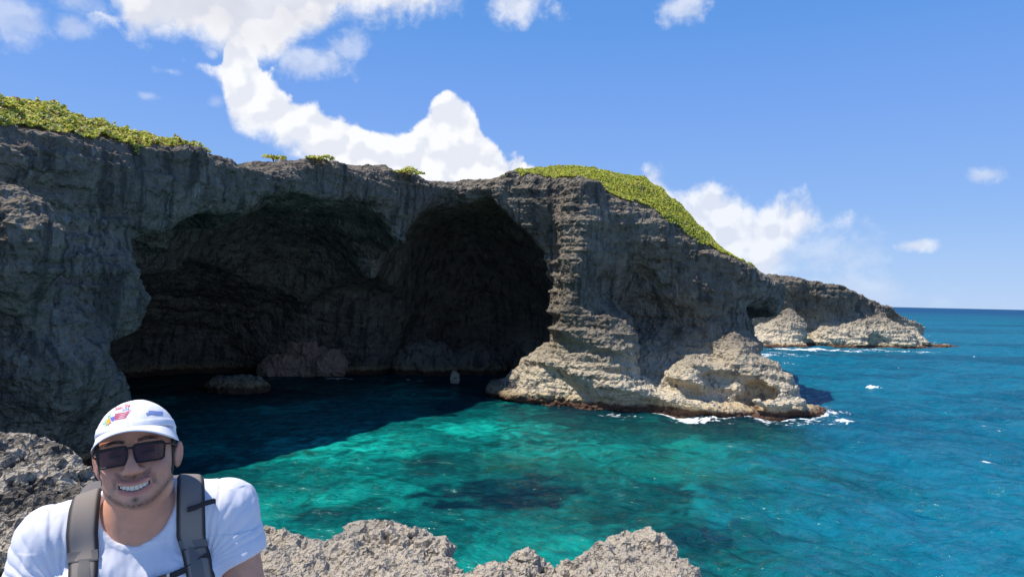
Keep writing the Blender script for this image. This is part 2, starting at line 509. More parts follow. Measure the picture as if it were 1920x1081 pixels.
def lip_field(X, Y):
    """height of the lip and of the hump behind it, from the nearest place along the lip"""
    bd = np.full(X.shape, 1e9); hz = np.zeros(X.shape); hh = np.zeros(X.shape); ss = np.zeros(X.shape)
    wsum = np.zeros(X.shape); zsum = np.zeros(X.shape); hsum = np.zeros(X.shape)
    for k in range(len(LIPW) - 1):
        a = LIPW[k, :2]; b = LIPW[k + 1, :2]; e = b - a
        t = np.clip(((X - a[0]) * e[0] + (Y - a[1]) * e[1]) / (e @ e), 0, 1)
        d2 = (X - a[0] - t * e[0]) ** 2 + (Y - a[1] - t * e[1]) ** 2
        w = np.linalg.norm(e) / (d2 + 0.6) ** 2
        zsum += w * (LIPW[k, 2] + t * (LIPW[k + 1, 2] - LIPW[k, 2])); hsum += w * (LIPH[k] + t * (LIPH[k + 1] - LIPH[k])); wsum += w
    return zsum / wsum, hsum / wsum

def top_height(X, Y, sd):
    lz, hh = lip_field(X, Y)
    d = np.clip(-sd, 0, None)
    return lz + hh * sstep(d, 0.3, 4.2) * 1.0 + 0.03 * np.minimum(d, 5) - 0.12 * np.clip(d - 8, 0, 30)

def E(px, py, Y, r, rot=0.0):
    return (tuple(P(px, py, Y)), r, rot)

def cliff_field(X, Y, Z, sd, top):
    wall = sd[:, :, None] + 0 * Z
    # walls lean out over the water: the lower part stands back
    xx = X + 0 * Z
    z_ = Z + 0 * X
    right = sstep(X, 2.0, 6.0)
    lean = (1 - right) * 0.22 + right * (0.08 + 0.42 * sstep(X, 6.8, 10.0))
    wall = wall + lean * np.clip(top[:, :, None] - 2.5 - Z, 0, 20)
    F = smax(wall, (Z - top[:, :, None]) * 0.92, 0.9)
    # lower masses standing out of the wall of the right-hand headland
    adds = [E(1085, 500, 53.6, (2.0, 2.2, 6.5)), E(600, 560, 74.0, (10.0, 6.0, 12.0)), E(1042, 745, 57.0, (3.4, 4.2, 4.6)), E(1000, 740, 57.5, (2.8, 3.0, 2.3)), E(1075, 610, 55.5, (1.8, 2.6, 6.5)), E(1135, 690, 53.5, (2.7, 2.6, 5.2), 0.3),
            E(1345, 760, 54.0, (6.2, 5.6, 3.9)), E(1425, 745, 54.0, (2.6, 3.2, 3.0)), E(1235, 720, 56.8, (4.0, 3.0, 4.2)), E(1088, 690, 54.0, (1.1, 1.6, 4.2)), E(1165, 738, 52.2, (1.7, 1.5, 2.0), 0.5), E(1290, 735, 52.4, (1.5, 1.5, 2.2)), E(1395, 695, 53.6, (2.2, 2.0, 2.3)), E(1350, 690, 57.0, (4.2, 3.6, 4.6)), E(1250, 700, 58.5, (5.5, 3.2, 5.0)), E(1330, 777, 53.6, (7.2, 3.6, 0.85)), E(1485, 777, 52.6, (3.0, 2.0, 0.8)),
            E(1180, 770, 53.0, (4.6, 2.4, 1.1)), E(1000, 735, 57.5, (4.2, 4.2, 0.9)),
            # bulges of the near left wall
            E(150, 520, 33.0, (2.6, 2.6, 2.4), 0.6), E(20, 470, 27.5, (2.2, 2.0, 2.6)), E(190, 570, 34.0, (1.9, 1.9, 1.2)), E(40, 700, 29.5, (3.4, 3.0, 4.0)), E(110, 800, 32.0, (2.6, 2.6, 2.6))]
    cuts = [(( -19.5, 42.0, 0.5), (11.0, 11.5, 12.0), -0.35), ((-24.0, 55.0, -1.0), (13.0, 17.0, 11.0), 0.0), ((-11.0, 50.0, 3.5), (7.0, 9.5, 11.0), 0.4),
            ((-3.9, 63.5, 2.5), (8.9, 17.0, 14.4), 0.0), ((-13.0, 64.0, -0.5), (9.0, 12.0, 10.0), 0.0),
            # hollows in the face of the right-hand headland
            E(1262, 650, 50.6, (6.2, 4.2, 3.9), 0.0), E(1285, 520, 49.6, (5.4, 4.6, 3.4)), E(1215, 560, 50.0, (3.0, 3.4, 3.6)), E(620, 530, 50.0, (6.4, 11.0, 5.6)), E(520, 560, 54.0, (7.0, 11.0, 7.0)), E(1390, 520, 52.3, (2.8, 2.6, 2.2)), E(1310, 560, 50.5, (3.2, 2.2, 3.0)), E(1450, 622, 56.0, (3.5, 8.0, 2.3)), E(1500, 640, 60.0, (3.0, 8.0, 3.0))]
    for c, r, ro in cuts:
        F = smax(F, -ell(X, Y, Z, c, r, ro), 0.7)
    slab = np.maximum(np.maximum(sd[:, :, None] + 0.7, np.maximum(X - 2.0, -14.0 - X)), np.maximum(Z - top[:, :, None], top[:, :, None] - 2.3 - Z))
    F = smin(F, slab, 0.4)
    for q, (c, r, ro) in enumerate(adds):
        F = smin(F, ell(X, Y, Z, c, r, ro), 0.5 if r[2] < 1.2 else 1.5)
    for c, r, ro in [E(1365, 722, 50.0, (1.9, 1.6, 1.05)), E(1302, 735, 50.0, (1.0, 1.2, 0.75)), E(1245, 722, 51.0, (1.0, 1.2, 0.7)), E(1425, 742, 50.8, (0.9, 1.2, 0.6))]:
        F = smax(F, -ell(X, Y, Z, c, r, ro), 0.25)
    return F

def build_rock(field, lo, hi, h, noise, name):
    xs = np.arange(lo[0], hi[0], h); ys = np.arange(lo[1], hi[1], h); zs = np.arange(lo[2], hi[2], h)
    X = xs[:, None, None]; Y = ys[None, :, None]; Z = zs[None, None, :]
    Fv = field(X, Y, Z).astype(np.float32)
    near = np.abs(Fv) < 4.5 * max(h, 0.3) if noise else None
    if noise:
        I = np.nonzero(near)
        pts = np.stack((xs[I[0]], ys[I[1]], zs[I[2]]), 1)
        Fv[I] += noise(pts)
    return surface_net(Fv, lo, h)

def crag(p, s=1.0):
    """relief of weathered karst at the scale of metres"""
    n = 0.60 * fbm(p, 0.16 / s, 3, 0.50, 3) + 0.24 * fbm(p, 0.5 / s, 3, 0.55, 9, ridged=True, stretch=(1, 1, 1.5))
    w1, w2 = worley(p, 0.42 / s, 5, (1, 1, 0.8))
    beds = fbm(p + 0.25 * p[:, :1] * np.array((0, 0, 1.0)), 0.62 / s, 3, 0.6, 13, ridged=True, stretch=(0.10, 0.10, 1.0))
    f1, f2 = worley(p, 0.20 / s, 19, (1, 1, 0.7))
    n = n + 0.75 * (f1 - 0.5) - 0.35 * np.clip(0.25 - (f2 - f1), 0, 1)          # broad scoops meeting in sharp arrises
    return s * (0.9 * n + 0.22 * (w1 - 0.5) + (0.16 + 0.40 * sstep(fbm(p, 0.07, 2, 0.5, 15), -0.15, 0.35)) * beds)
def fine(p, N, s=1.0):
    w1, w2 = worley(p, 1.3 / s, 21)
    d = -0.16 * (w1 - 0.5) + 0.13 * fbm(p, 1.6 / s, 3, 0.6, 31, ridged=True) + 0.06 * fbm(p, 5.0 / s, 2, 0.5, 41)
    st = fbm(p, 1.0 / s, 2, 0.5, 51, stretch=(0.22, 0.22, 2.2))
    w3, w4 = worley(p, 3.4 / s, 25)
    amp = 0.40 + 0.60 * sstep(N[:, 2], -0.45, 0.10)           # sheltered undersides stay smoother
    return s * amp * (0.95 * d + 0.20 * st - 0.11 * (w3 - 0.45))

_hc = 0.32
_lo, _hi = (-46.0, 12.0, -2.6), (27.0, 92.0, 19.6)
_xs = np.arange(_lo[0], _hi[0], _hc); _ys = np.arange(_lo[1], _hi[1], _hc)
_X2, _Y2 = np.meshgrid(_xs, _ys, indexing='ij')
_SD = sd_poly(_X2, _Y2, LAND); _TOP = top_height(_X2, _Y2, _SD)
V, Q = build_rock(lambda X, Y, Z: cliff_field(X, Y, Z, _SD, _TOP), _lo, _hi, _hc, crag, 'cliff')
V = relax(V, Q, 1, 0.4)
CLIFF_COARSE = V.copy()
V, Q = subdivide(V, Q)
V = relax(V, Q, 1, 0.5)
N = normals(V, Q)
V = V + N * fine(V, N)[:, None]
CLIFF_V, CLIFF_Q = V, Q
print('cliff', len(V))
link('cliff', mesh_np('cliff', V, Q, M_CLIFF), kind='structure', label='tall grey karst cliff with a big sea cave and arch over the turquoise pool')
# ------------------------------------------------------------------ the far headland across the water
M_HEAD = rock_material('headland_limestone', 0.55, (1.0, 8.0))
HLIP = [(1180, 505, 165), (1300, 507, 150), (1440, 513, 142), (1480, 517, 139), (1540, 525, 138), (1600, 541, 139), (1660, 566, 142), (1700, 586, 145), (1738, 607, 149)]
HW = np.array([P(*q) for q in HLIP])
HLAND = [tuple(q[:2]) for q in HW] + [(90, 158), (84, 175), (60, 190), (15, 190)]
_hh = 0.55
_hlo, _hhi = (22.0, 126.0, -2.5), (98.0, 192.0, 17.5)
_hx = np.arange(_hlo[0], _hhi[0], _hh); _hy = np.arange(_hlo[1], _hhi[1], _hh)
_HX, _HY = np.meshgrid(_hx, _hy, indexing='ij')
_HSD = sd_poly(_HX, _HY, HLAND)
_w0 = np.zeros(_HX.shape); _z0 = np.zeros(_HX.shape)
for k in range(len(HW) - 1):
    a_, b_ = HW[k], HW[k + 1]; e_ = b_[:2] - a_[:2]
    t_ = np.clip(((_HX - a_[0]) * e_[0] + (_HY - a_[1]) * e_[1]) / (e_ @ e_), 0, 1)
    w_ = np.linalg.norm(e_) / ((_HX - a_[0] - t_ * e_[0]) ** 2 + (_HY - a_[1] - t_ * e_[1]) ** 2 + 2.0) ** 2
    _w0 += w_; _z0 += w_ * (a_[2] + t_ * (b_[2] - a_[2]))
_HTOP = _z0 / _w0 - 0.04 * np.clip(-_HSD, 0, 40)
def head_field(X, Y, Z):
    wall = _HSD[:, :, None] + 0.40 * np.clip(_HTOP[:, :, None] - 2.0 - Z, 0, 7)
    F = smax(wall, Z - _HTOP[:, :, None], 0.8)
    for c, r, ro in [E(1530, 570, 135.0, (6.0, 4.5, 2.6)), E(1590, 615, 133.5, (3.0, 3.0, 1.4)), E(1690, 612, 142.0, (6.0, 4.0, 2.2))]:
        F = smax(F, -ell(X, Y, Z, c, r, ro), 0.8)
    for c, r, ro in [E(1600, 650, 141.0, (10.5, 6.0, 6.2)), E(1640, 650, 141.0, (9.0, 5.0, 5.0)), E(1455, 655, 137.0, (5.0, 4.5, 5.8)), E(1480, 620, 138.5, (3.0, 4, 5.0)), E(1425, 655, 133.0, (3.2, 3.0, 2.6)),
                     E(1702, 650, 146.0, (4.0, 4.0, 3.8)), E(1640, 656, 139.0, (15.0, 3.6, 0.9)), E(1765, 652, 145.0, (4.6, 2.0, 0.8)), E(1470, 655, 133.0, (6.0, 3.0, 0.9))]:
        F = smin(F, ell(X, Y, Z, c, r, ro), 2.2)
    for c, r, ro in [E(1550, 640, 133.5, (3.5, 3.0, 1.6)), E(1625, 612, 133.8, (2.6, 2.0, 1.0)), E(1655, 640, 135.0, (2.5, 2.5, 1.0))]:
        F = smax(F, -ell(X, Y, Z, c, r, ro), 0.4)
    return F
V, Q = build_rock(head_field, _hlo, _hhi, _hh, lambda p: crag(p, 1.35), 'headland')
V = relax(V, Q, 1, 0.3)
V, Q = subdivide(V, Q)
N = normals(V, Q)
V = V + N * fine(V, N, 1.7)[:, None]
HEAD_V = V
link('headland', mesh_np('headland', V, Q, M_HEAD), kind='structure', label='low rocky headland running out into the blue sea')

# ------------------------------------------------------------------ boulders in and before the cave
def boulder(px, py, Y, r, seed, label, mat, n=5, rough=0.22, flat=0.0, dz=0.0):
    c = P(px, py, Y)
    me = bpy.data.meshes.new('boulder')
    import bmesh
    bm = bmesh.new(); bmesh.ops.create_icosphere(bm, subdivisions=n, radius=1.0)
    v = np.array([q.co[:] for q in bm.verts])
    p = v * np.array(r)
    k = min(r)
    w1, _ = worley(p + seed * 7.3, 0.9 / k, seed)
    disp = k * (rough * 1.4 * fbm(p + seed * 3.1, 0.5 / k, 3, 0.55, seed) + rough * fbm(p + seed, 1.8 / k, 4, 0.6, seed + 4, ridged=True) - rough * 0.8 * (w1 - 0.5))
    p = p + v * disp[:, None]
    for q, co in zip(bm.verts, p): q.co = co
    bm.to_mesh(me); bm.free()
    me.materials.append(mat)
    o = link('boulder', me, label=label, cat='rock', group='boulders in the water at the cave mouth', loc=(c[0], c[1], c[2] + dz))
    return c, r
M_DARKB = rock_material('dark_boulder_stone', 1.4, (-9, -8), dark=1.5)
M_BROWN = plain('brown_boulder_stone', (0.36, 0.25, 0.18), 0.95, 0.2, grain=0.45, gscale=2.5)
BOULDERS = []
for args in [(805, 690, 74.0, (3.6, 2.4, 2.3), 3, 'broad dark boulder left of the pair at the back of the cave', M_DARKB),
             (888, 690, 75.0, (3.1, 2.4, 2.2), 4, 'domed dark boulder right of the pair at the back of the cave', M_DARKB),
             (962, 672, 78.0, (1.5, 1.4, 1.5), 12, 'small dark boulder in the far cave corner beside the sunlit pillar', M_DARKB),
             (578, 668, 70.0, (2.2, 1.6, 2.6), 5, 'peaked brown boulder against the dark inner wall of the cave', M_BROWN),
             (525, 690, 69.0, (2.0, 1.5, 1.4), 6, 'low brown boulder left of the peaked one inside the cave', M_BROWN),
             (620, 685, 69.0, (1.6, 1.3, 1.3), 8, 'rounded brown boulder right of the peaked one inside the cave', M_BROWN),
             (445, 728, 57.5, (2.6, 1.6, 1.0), 7, 'flat dark boulder awash in the shade of the left cave', M_DARKB),
             (853, 713, 66.5, (0.42, 0.42, 0.85), 9, 'small pale stump of rock standing alone in the water before the cave', rock_material('pale_stump_stone', 2.0, (50, 60), band=False))]:
    BOULDERS.append(boulder(*args))
# ------------------------------------------------------------------ the sea
# distance of the water from the rocks it washes
_sr = 0.3
_sx0, _sy0, _sx1, _sy1 = -48.0, 4.0, 100.0, 196.0
_snx, _sny = int((_sx1 - _sx0) / _sr), int((_sy1 - _sy0) / _sr)
_occ = np.full((_snx, _sny), 99.0, np.float32)
for VV in (CLIFF_V, HEAD_V):
    k_ = np.abs(VV[:, 2]) < 0.35
    i_ = ((VV[k_, 0] - _sx0) / _sr).astype(int); j_ = ((VV[k_, 1] - _sy0) / _sr).astype(int)
    ok = (i_ >= 0) & (i_ < _snx) & (j_ >= 0) & (j_ < _sny)
    _occ[i_[ok], j_[ok]] = 0.0
for c, r in BOULDERS:
    i_, j_ = int((c[0] - _sx0) / _sr), int((c[1] - _sy0) / _sr)
    n_ = int(r[0] / _sr)
    _occ[i_ - n_:i_ + n_ + 1, j_ - 1:j_ + 2] = 0.0
for _ in range(26):
    q = np.pad(_occ, 1, constant_values=99.0)
    best = _occ
    for a in (0, 1, 2):
        for b_ in (0, 1, 2):
            s_ = _sr * math.hypot(a - 1, b_ - 1)
            best = np.minimum(best, q[a:a + _snx, b_:b_ + _sny] + s_)
    _occ = best
def shore_dist(x, y):
    i_ = np.clip(((x - _sx0) / _sr).astype(int), 0, _snx - 1); j_ = np.clip(((y - _sy0) / _sr).astype(int), 0, _sny - 1)
    d = _occ[i_, j_]
    out_ = (x < _sx0) | (x > _sx1) | (y < _sy0) | (y > _sy1)
    return np.where(out_, 99.0, d)

rows = [6.0]
while rows[-1] < 32000:
    y_ = rows[-1]
    rows.append(y_ + (0.11 + 0.0042 * y_ + (0.000004 * y_ * y_ if y_ > 150 else 0)) )
rows = np.array(rows)
ncol = 620
uu = np.sinh(np.linspace(-1.6, 1.6, ncol)) / math.sinh(1.6) * 1.15
Yg, Ug = np.meshgrid(rows, uu, indexing='ij')
Xg = Ug * (Yg + 14.0) + 0.06 * Yg
x, y = Xg.ravel(), Yg.ravel()
p3 = np.stack((x, y, 0 * x), 1)
rw = np.random.default_rng(3)
z = np.zeros(len(x))
fade = 1.0 / (1.0 + (y / 260.0) ** 2)
shelter = 0.35 + 0.65 * sstep(x - 0.25 * (y - 30), -6, 14)       # the pool lies in the lee
for k in range(26):
    lam = 0.8 * 1.15 ** k * rw.uniform(0.9, 1.1)
    if lam > 16: lam = rw.uniform(2.0, 6.0)
    th = math.radians(205 + rw.normal() * 34)
    kx, ky = math.cos(th) * 2 * math.pi / lam, math.sin(th) * 2 * math.pi / lam
    amp = 0.0125 * lam ** 0.62
    ph = kx * x + ky * y + rw.uniform(0, 6.28) + 1.4 * np.sin(0.11 * x * math.sin(k) + 0.09 * y * math.cos(k) + k)
    s_ = np.sin(ph)
    z += amp * (s_ + 0.28 * np.cos(2 * ph)) * np.clip(1.3 - 0.004 * y / lam * 1.0, 0, 1)
chop = fbm(np.stack((x * 0.9, y * 0.75, 0 * x), 1), 0.9, 3, 0.55, 77)
z = z * shelter * fade + 0.05 * chop * shelter * fade
near = y < 210
sd_ = np.full(len(x), 99.0); sd_[near] = shore_dist(x[near], y[near])
# what the water shows: sand, weed, reef and painted cave shade in the pool, blue over the deep
def blob(px, py, rx, ry):
    c = W(px, py)
    return np.exp(-(((x - c[0]) / rx) ** 2 + ((y - c[1]) / ry) ** 2))
px_ = p3.copy()
wob = 1.6 * np.stack((fbm(p3, 0.5, 3, 0.6, 61), fbm(p3, 0.5, 3, 0.6, 62), 0 * x), 1) + np.stack((2.2 * z, 2.2 * z, 0 * z), 1)
pw = p3 + wob
bed = fbm(pw, 0.16, 4, 0.55, 65, stretch=(1, 0.75, 1))
bed2 = fbm(pw, 0.45, 3, 0.55, 67, stretch=(1, 0.7, 1))
xs_ = x; x = pw[:, 0].astype(float); ys_ = y; y = pw[:, 1].astype(float)
sand = np.clip(1.15 * blob(655, 838, 3.2, 3.6) + 1.1 * blob(925, 803, 3.1, 2.6) + 0.55 * blob(860, 745, 4.5, 3.0) + 0.5 * blob(1020, 765, 3.0, 2.6) + 0.5 * blob(760, 930, 3.4, 2.4) + 0.35 * blob(560, 980, 3.0, 3.0) + 0.45 * blob(1080, 850, 3, 3) + 0.35 * blob(1050, 1010, 2.5, 2), 0, 1.2)
weed = np.clip(0.9 * blob(960, 872, 3.2, 2.0) + 0.6 * blob(900, 725, 4.0, 1.6) + 0.8 * blob(1250, 800, 5.0, 2.0) + 0.7 * blob(1330, 880, 4.5, 3.0) + 0.6 * blob(1080, 960, 2.2, 1.5), 0, 1)
reef = np.clip(0.75 * blob(800, 870, 2.6, 2.2) + 0.8 * blob(940, 930, 3.5, 1.3) + 0.8 * blob(1300, 925, 5.0, 1.5) + 0.8 * blob(1270, 990, 3.5, 1.6) + 0.6 * blob(640, 960, 3.0, 1.3) + 0.6 * blob(1120, 800, 3.0, 3.0), 0, 1)
x, y = xs_, ys_
line_ = 11.0 + (y - 27.0) * 0.40
shallow = sstep(line_ - x + 5.0 * bed, -5.5, 4.5) * sstep(y, 90, 62)
shallow = shallow * sstep(x, 40, 20)
far = sstep(y, 60, 1500)
c_teal = np.array((0.002, 0.110, 0.104)); c_sand = np.array((0.006, 0.36, 0.285)); c_weed = np.array((0.012, 0.078, 0.054)); c_reef_shade = np.array((0.0015, 0.024, 0.038))
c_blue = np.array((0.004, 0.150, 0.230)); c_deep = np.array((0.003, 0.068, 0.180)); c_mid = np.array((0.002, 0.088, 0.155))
def lerp(a, b, t): return a + (b - a) * np.clip(t, 0, 1)[:, None]
bed3 = fbm(pw, 1.1, 3, 0.6, 69, stretch=(1, 0.7, 1))
pool = lerp(np.tile(c_teal, (len(x), 1)), c_sand, sand * (0.85 + 0.8 * bed2 + 0.5 * bed3))
pool = pool * (1 + 0.55 * np.clip(bed3, -0.8, 0.8))[:, None]
pool = lerp(pool, c_weed, weed * (0.8 + 1.2 * bed2))
pool = lerp(pool, c_reef_shade, np.clip(reef * (0.8 + 1.0 * bed2) + 0.9 * np.clip(bed - 0.12, 0, 1), 0, 1))
pool = lerp(pool, c_reef_shade, np.exp(-(np.clip(sd_ + 2.0 * bed2 + 1.2 * bed, 0, 99) / 5.2) ** 2))  # reef tone near rock also paints the cave's shade onto the water
pool = lerp(pool, c_sand, 0.9 * np.clip(-bed - 0.22, 0, 0.5))
open_ = lerp(np.tile(c_blue, (len(x), 1)), c_deep, far)
gust = fbm(p3, 0.02, 3, 0.6, 71, stretch=(0.5, 1.6, 1)) + 0.5 * fbm(p3, 0.15, 3, 0.6, 73, stretch=(0.6, 1.5, 1))
open_ = lerp(open_, c_mid * 0.85, np.clip(gust * 1.2, 0, 0.75))
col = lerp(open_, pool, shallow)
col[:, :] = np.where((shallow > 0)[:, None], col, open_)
# foam where the swell breaks on the rocks, and scattered whitecaps outside
fn = fbm(p3, 0.35, 3, 0.6, 81); fn2 = fbm(p3, 1.6, 3, 0.6, 83)
def fb(px, py, rx, ry, a=1.0): return a * blob(px, py, rx, ry)
surf = np.clip(fb(1290, 775, 2.6, 1.0, 1.3) + fb(1390, 783, 2.0, 0.7) + fb(1470, 786, 1.8, 0.6, 0.8) + fb(1540, 778, 1.8, 1.4, 1.2) + fb(1340, 788, 3.0, 0.7, 0.7) + fb(1590, 772, 2.0, 1.0, 0.4) + 0.55 * (sd_ < 2.5) * (x > 6) * (x < 24)
               + fb(1440, 664, 8.0, 6.5, 1.5) + fb(1520, 655, 11.0, 4.0, 1.4) + fb(1600, 657, 14.0, 1.8, 1.0) + fb(1700, 658, 10.0, 1.6, 1.0) + fb(1750, 634, 4.0, 4.0, 0.8) + fb(1480, 680, 9.0, 5.0, 0.6)
               + fb(635, 710, 3.0, 0.7, 0.9) + fb(740, 690, 2.0, 2.4, 0.9) + fb(755, 712, 3.0, 0.8, 0.8) + fb(910, 702, 2.6, 0.9, 0.8) + fb(415, 745, 3.0, 0.6, 0.35) + fb(415, 822, 1.6, 0.5, 0.3) + fb(853, 722, 1.3, 0.5, 1.0) + fb(1010, 742, 4.0, 0.7, 0.4), 0, 1.4)
foam = np.clip(surf * (0.72 + 0.9 * fn + 0.55 * fn2) * sstep(sd_, 12.0, 0.5) ** 0.4, 0, 1.2)
foam = np.where(sd_ > 8.5, np.clip(surf * (0.3 + 0.8 * fn + 0.5 * fn2), 0, 0.8) , foam)
cap = np.clip(fbm(p3, 0.50, 4, 0.6, 91, stretch=(0.6, 1.0, 1)) - 0.60, 0, 1) * 1.7 * np.clip(z * 6 + 0.3, 0, 1)
foam = np.clip(foam + cap * (1 - np.clip(surf, 0, 1)) * (0.25 + 0.75 * (1 - shallow)), 0, 1)
nr = len(rows)
ii = (np.arange(nr - 1)[:, None] * ncol + np.arange(ncol - 1)[None, :]).ravel()
Qs = np.stack((ii, ii + 1, ii + 1 + ncol, ii + ncol), 1)

m, g, b, out = material('sea_water')
at = g.node('ShaderNodeAttribute', attribute_name='tint'); fo = g.node('ShaderNodeAttribute', attribute_name='foam')
pos = g.node('ShaderNodeNewGeometry').outputs['Position']
ps = g.vm('MULTIPLY', pos, (0.8, 1.0, 1.0))
r1 = g.noise(ps, 0.75, 4.0, 0.6, dist=0.6); r2 = g.noise(ps, 2.6, 4.0, 0.6, dist=0.5); r3 = g.noise(ps, 0.11, 3.0, 0.6)
yy = g.xyz(pos)[1]
col_n = g.mix(g.mul(g.step(g.add(g.mul(r1, 0.6), g.mul(r2, 0.4)), 0.40, 0.62), 0.65), at.outputs['Color'], g.mix(1.0, at.outputs['Color'], (0.45, 0.55, 0.62), 'MULTIPLY'))  # dark and bright of the chop painted into the water colour
fn_ = g.add(g.noise(pos, 3.0, 6.0, 0.7), g.mul(g.sub(0.5, g.voro(pos, 2.0, 'F1', detail=2.0)), 0.35))
fm = g.step(g.add(fo.outputs['Fac'], g.mul(g.sub(fn_, 0.55), 1.6)), 0.22, 0.62)
fm = g.mul(fm, g.step(fo.outputs['Fac'], 0.02, 0.2))
g.put(b.inputs['Base Color'], g.mix(fm, col_n, (0.82, 0.86, 0.88)))
b.inputs['Roughness'].default_value = 0.9; b.inputs['Specular IOR Level'].default_value = 0.0
hgt = g.add(g.mul(r1, 0.7), g.mul(r2, 0.22))
nrm_ = bump(g, b, hgt, 0.75, 1.0)
# mirror of the sky: rough water never turns into a full mirror, and far chop scatters wider
gl = g.node('ShaderNodeBsdfGlossy'); g.l.new(nrm_, gl.inputs['Normal'])
g.put(gl.inputs['Roughness'], g.step(yy, 30.0, 600.0, 0.10, 0.42))
fr_ = g.node('ShaderNodeFresnel'); fr_.inputs['IOR'].default_value = 1.33; g.l.new(nrm_, fr_.inputs['Normal'])
ms = g.node('ShaderNodeMixShader')
g.put(ms.inputs[0], g.mul(g.mn(fr_.outputs[0], g.step(yy, 40.0, 500.0, 0.26, 0.09)), g.sub(1.0, fm)))
g.l.new(b.outputs[0], ms.inputs[1]); g.l.new(gl.outputs[0], ms.inputs[2]); g.l.new(ms.outputs[0], out.inputs[0])
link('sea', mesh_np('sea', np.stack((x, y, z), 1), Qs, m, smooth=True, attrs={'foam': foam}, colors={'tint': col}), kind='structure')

# spray thrown up where the swell hits the shelf
M_SPRAY = plain('white_spray', (0.86, 0.88, 0.90), 0.7, 0.3)
def spray(px, py, w, h, n, seed, label, lean_=0.0):
    r_ = np.random.default_rng(seed); c = W(px, py)
    u = np.clip(r_.normal(size=n) * 0.48, -1.1, 1.1); k_ = np.exp(-(u * 1.3) ** 2)
    jets = 0.55 + 0.45 * np.sin(u * 9 + seed) * np.sin(u * 4.3 + 1)
    zz = h * k_ * jets * r_.uniform(0, 1, n) ** 1.5
    pts = np.stack((u * w + lean_ * zz, r_.normal(size=n) * 0.40 * (0.4 + zz / h), zz - 0.03), 1)
    s = r_.uniform(0.010, 0.034, n) * (1.25 - zz / h * 0.6)
    tet = np.array(((1, 1, 1), (-1, -1, 1), (-1, 1, -1), (1, -1, -1))) * 0.75
    V = (pts[:, None] + tet[None] * s[:, None, None] * r_.uniform(0.6, 1.3, (n, 4, 1))).reshape(-1, 3)
    f = np.array(((0, 1, 2), (0, 3, 1), (0, 2, 3), (1, 3, 2)))
    Q = (np.arange(n)[:, None, None] * 4 + f[None]).reshape(-1, 3)
    link('spray', mesh_np('spray', V, Q, M_SPRAY), kind='stuff', label=label, cat='spray', loc=tuple(c))
spray(1287, 774, 2.6, 1.15, 2600, 3, 'white wave bursting against the brown edge of the rock shelf')
spray(1392, 780, 1.5, 0.4, 1000, 4, 'small low white splash in the middle of the rock shelf')
spray(1538, 776, 1.0, 0.9, 900, 5, 'thin white spray flying off the seaward tip of the shelf', 0.3)
spray(1500, 645, 4.0, 1.2, 2500, 6, 'white surf bursting under the far headland')
print('sea quads', len(Qs))
# ------------------------------------------------------------------ sea grape scrub on the cliff top
m_leaf, g, b, out = material('sea_grape_leaf')
at = g.node('ShaderNodeAttribute', attribute_name='leaf')
g.put(b.inputs['Base Color'], at.outputs['Color'])
b.inputs['Roughness'].default_value = 0.55
b.inputs['Specular IOR Level'].default_value = 0.25
tr = g.node('ShaderNodeBsdfTranslucent'); g.put(tr.inputs['Color'], at.outputs['Color'])
ms = g.node('ShaderNodeMixShader'); ms.inputs[0].default_value = 0.42
g.l.new(b.outputs[0], ms.inputs[1]); g.l.new(tr.outputs[0], ms.inputs[2]); g.l.new(ms.outputs[0], out.inputs[0])
M_STEM = plain('twig_bark', (0.16, 0.11, 0.07), 0.9, 0.2)

# ground height of the cliff top from the finished rock
_gr = 0.3
_gx0, _gy0 = _lo[0], _lo[1]
_gnx, _gny = int((_hi[0] - _lo[0]) / _gr) + 1, int((_hi[1] - _lo[1]) / _gr) + 1
_gz = np.full(_gnx * _gny, -9.0)
k_ = (((CLIFF_V[:, 0] - _gx0) / _gr).astype(int).clip(0, _gnx - 1)) * _gny + ((CLIFF_V[:, 1] - _gy0) / _gr).astype(int).clip(0, _gny - 1)
np.maximum.at(_gz, k_, CLIFF_V[:, 2])
_gz = _gz.reshape(_gnx, _gny)
for _ in range(3):                                       # even out the steps of the raster where it is all high ground
    q = np.pad(_gz, 1, mode='edge')
    a = (q[:-2, 1:-1] + q[2:, 1:-1] + q[1:-1, :-2] + q[1:-1, 2:] + 2 * _gz) / 6
    _gz = np.where(np.abs(a - _gz) < 1.2, a, _gz)
def ground(x, y):
    u = np.clip((x - _gx0) / _gr - 0.5, 0, _gnx - 1.01); v = np.clip((y - _gy0) / _gr - 0.5, 0, _gny - 1.01)
    i = u.astype(int); j = v.astype(int); u = u - i; v = v - j
    return (_gz[i, j] * (1 - u) + _gz[i + 1, j] * u) * (1 - v) + (_gz[i, j + 1] * (1 - u) + _gz[i + 1, j + 1] * u) * v

